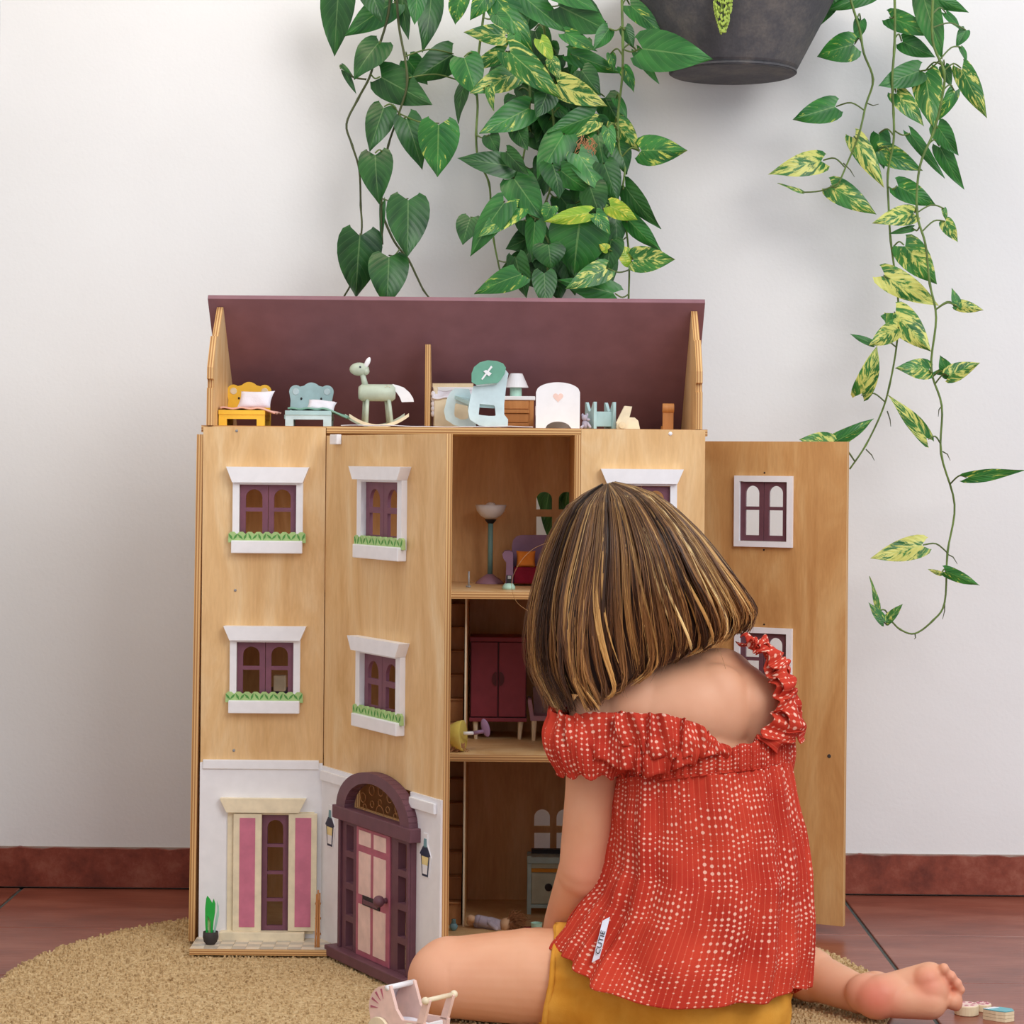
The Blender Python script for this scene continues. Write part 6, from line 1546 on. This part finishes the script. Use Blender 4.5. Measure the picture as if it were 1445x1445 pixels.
def tone_at(t, jit):
    n_ = noise.noise(Vector((t*16, 3.3, 0)))*0.6+noise.noise(Vector((t*42, 9.1, 0)))*0.5
    q = (n_+0.36+jit)*4.4
    q = max(0, min(4.99, q)); i = int(q); k = q-i
    return [TONES[i][c]*(1-k)+TONES[i+1][c]*k for c in range(3)]
CL = 44
crnd = random.Random(77)
CLP = [dict(c=(k+.5+crnd.uniform(-.35, .35))/CL, dep=crnd.uniform(-.03, .10), dr=crnd.uniform(-.030, .030), ln=crnd.uniform(.86, 1.03), tone=crnd.gauss(0, .16), ph=crnd.uniform(0, 6), am=crnd.uniform(.002, .007)) for k in range(CL)]
for q_ in CLP[:15]: q_['ln'] = max(q_['ln'], .985); q_['dep'] = min(q_['dep'], .03)
def strand(mb, t, depth, far, r, wob, s1=1.0, hgt=0.0, tj=0.0, col=None, n_=13, drift=0.0, free=False):
    pts = []; ph = random.uniform(0, 6); s0 = random.uniform(0, .03); side = far if isinstance(far, tuple) else None
    t = max(0, min(.999, t)) if not free else t
    cp = CLP[max(0, min(CL-1, int(t*CL)))]
    if not free: s1 = s1*cp['ln']
    for k in range(n_):
        s_ = s0+(s1-s0)*k/(n_-1)
        te = t+drift*s_*s_
        if not free: te += (cp['c']-t)*.62*s_**1.1 + cp['dr']*s_*s_
        d_ = depth + (0 if free else cp['dep']*min(1, s_*2.5))
        if side:
            wv = side[1]+.05*math.sin(cp['ph']+s_*3)*s_; te = side[0]
            p = guide(te, min(s_, 1), d_, False).lerp(guide(te, min(s_, 1), d_, True), wv) + Vector((-.002*math.sin(PI*wv)*(1 if te > .5 else -1)*s_, 0, 0))
        else: p = guide(max(0, min(1, te)), min(s_, 1), d_, far)
        if not free:
            a_ = cp['am']*s_; p = p + Vector((a_*math.sin(cp['ph']+s_*5.5), a_*math.cos(cp['ph']*2+s_*4.5), 0))
            if s_ > .86: p = p + Vector((-.020*(s_-.86)*(1 if t > .3 else .3)*6*(s_-.86)/.14, 0, 0))
        p = p + Vector((wob*math.sin(ph+s_*6)*s_, wob*math.cos(ph*1.3+s_*5)*s_*.7, 0))
        pts.append(p)
    rad = [r*(0.75+.5*math.sin(PI*min(1, k/(n_-1)*.9+.1)))*(1 if k < n_-3 else (n_-k)/3.2) for k in range(n_)]
    c = col or tone_at(t, random.gauss(0, .12)+tj+(0 if free else cp['tone']))
    b0 = len(mb.c)
    mb.tube(pts, rad, 4, caps=False, col=c)
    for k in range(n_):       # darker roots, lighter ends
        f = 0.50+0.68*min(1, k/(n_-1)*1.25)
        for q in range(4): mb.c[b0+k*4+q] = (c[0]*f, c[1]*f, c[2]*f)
hm = MB()
def cap(u, v):
    far = u > 0.5; t = u*2 if u <= .5 else (1-u)*2
    if far: v *= 1-.62*math.exp(-((t-.5)/.26)**4)
    return guide(t, v*.9, .22, False) if not far else guide(t, v*.9, .22, True)
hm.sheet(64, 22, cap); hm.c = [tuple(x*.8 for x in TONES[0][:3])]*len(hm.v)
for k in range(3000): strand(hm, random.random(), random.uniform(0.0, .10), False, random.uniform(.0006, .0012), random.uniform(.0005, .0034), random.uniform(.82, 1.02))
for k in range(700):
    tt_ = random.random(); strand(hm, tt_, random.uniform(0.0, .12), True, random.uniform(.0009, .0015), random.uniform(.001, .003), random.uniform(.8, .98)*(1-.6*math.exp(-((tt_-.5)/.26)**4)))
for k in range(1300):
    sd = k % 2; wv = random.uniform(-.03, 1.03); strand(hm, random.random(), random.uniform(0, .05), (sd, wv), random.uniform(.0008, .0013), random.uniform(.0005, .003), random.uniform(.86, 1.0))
# thick light locks seen in the photograph: (t, drift)
for (t, dr_, tone, wd) in ((.02, .02, 5, .016), (.10, -.02, 4, .010), (.20, .03, 4, .010), (.33, .04, 4, .012), (.45, .05, 4, .010), (.56, .06, 5, .018), (.66, .05, 4, .012), (.80, .02, 5, .014), (.90, .0, 4, .012), (.97, .0, 4, .012), (.28, .0, 3, .012), (.73, .03, 3, .012)):
    for k in range(52):
        c = TONES[tone]; f = random.uniform(.85, 1.12)
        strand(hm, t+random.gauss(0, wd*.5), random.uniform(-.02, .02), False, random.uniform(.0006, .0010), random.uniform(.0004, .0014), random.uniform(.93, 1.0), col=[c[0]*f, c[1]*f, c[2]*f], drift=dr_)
# loose flyaway hairs on the left and over the shoulders
for k in range(420):
    t = random.choice([random.uniform(-.0, .10), random.uniform(.0, 1.0)])
    strand(hm, t, random.uniform(-.20, -.01) if t < .1 else random.uniform(-.05, .0), False, .00032, random.uniform(.003, .010), random.uniform(.8, 1.0), tj=.15, free=True)
for pts in ([(775, 765, 2.80), (752, 775, 2.78), (733, 795, 2.77), (722, 822, 2.77), (728, 848, 2.77), (745, 862, 2.77)], [(990, 770, 2.78), (1020, 800, 2.78), (1052, 830, 2.79), (1066, 866, 2.80), (1062, 884, 2.8)],
            [(1010, 905, 2.75), (1018, 925, 2.75), (1024, 944, 2.75)]):
    hm.tube(smoothpath([P(*q) for q in pts], 6), .00028, 4, caps=False, col=TONES[3][:3])
hm.build('hair', M['hair'], girl, smooth=True, kind='stuff')
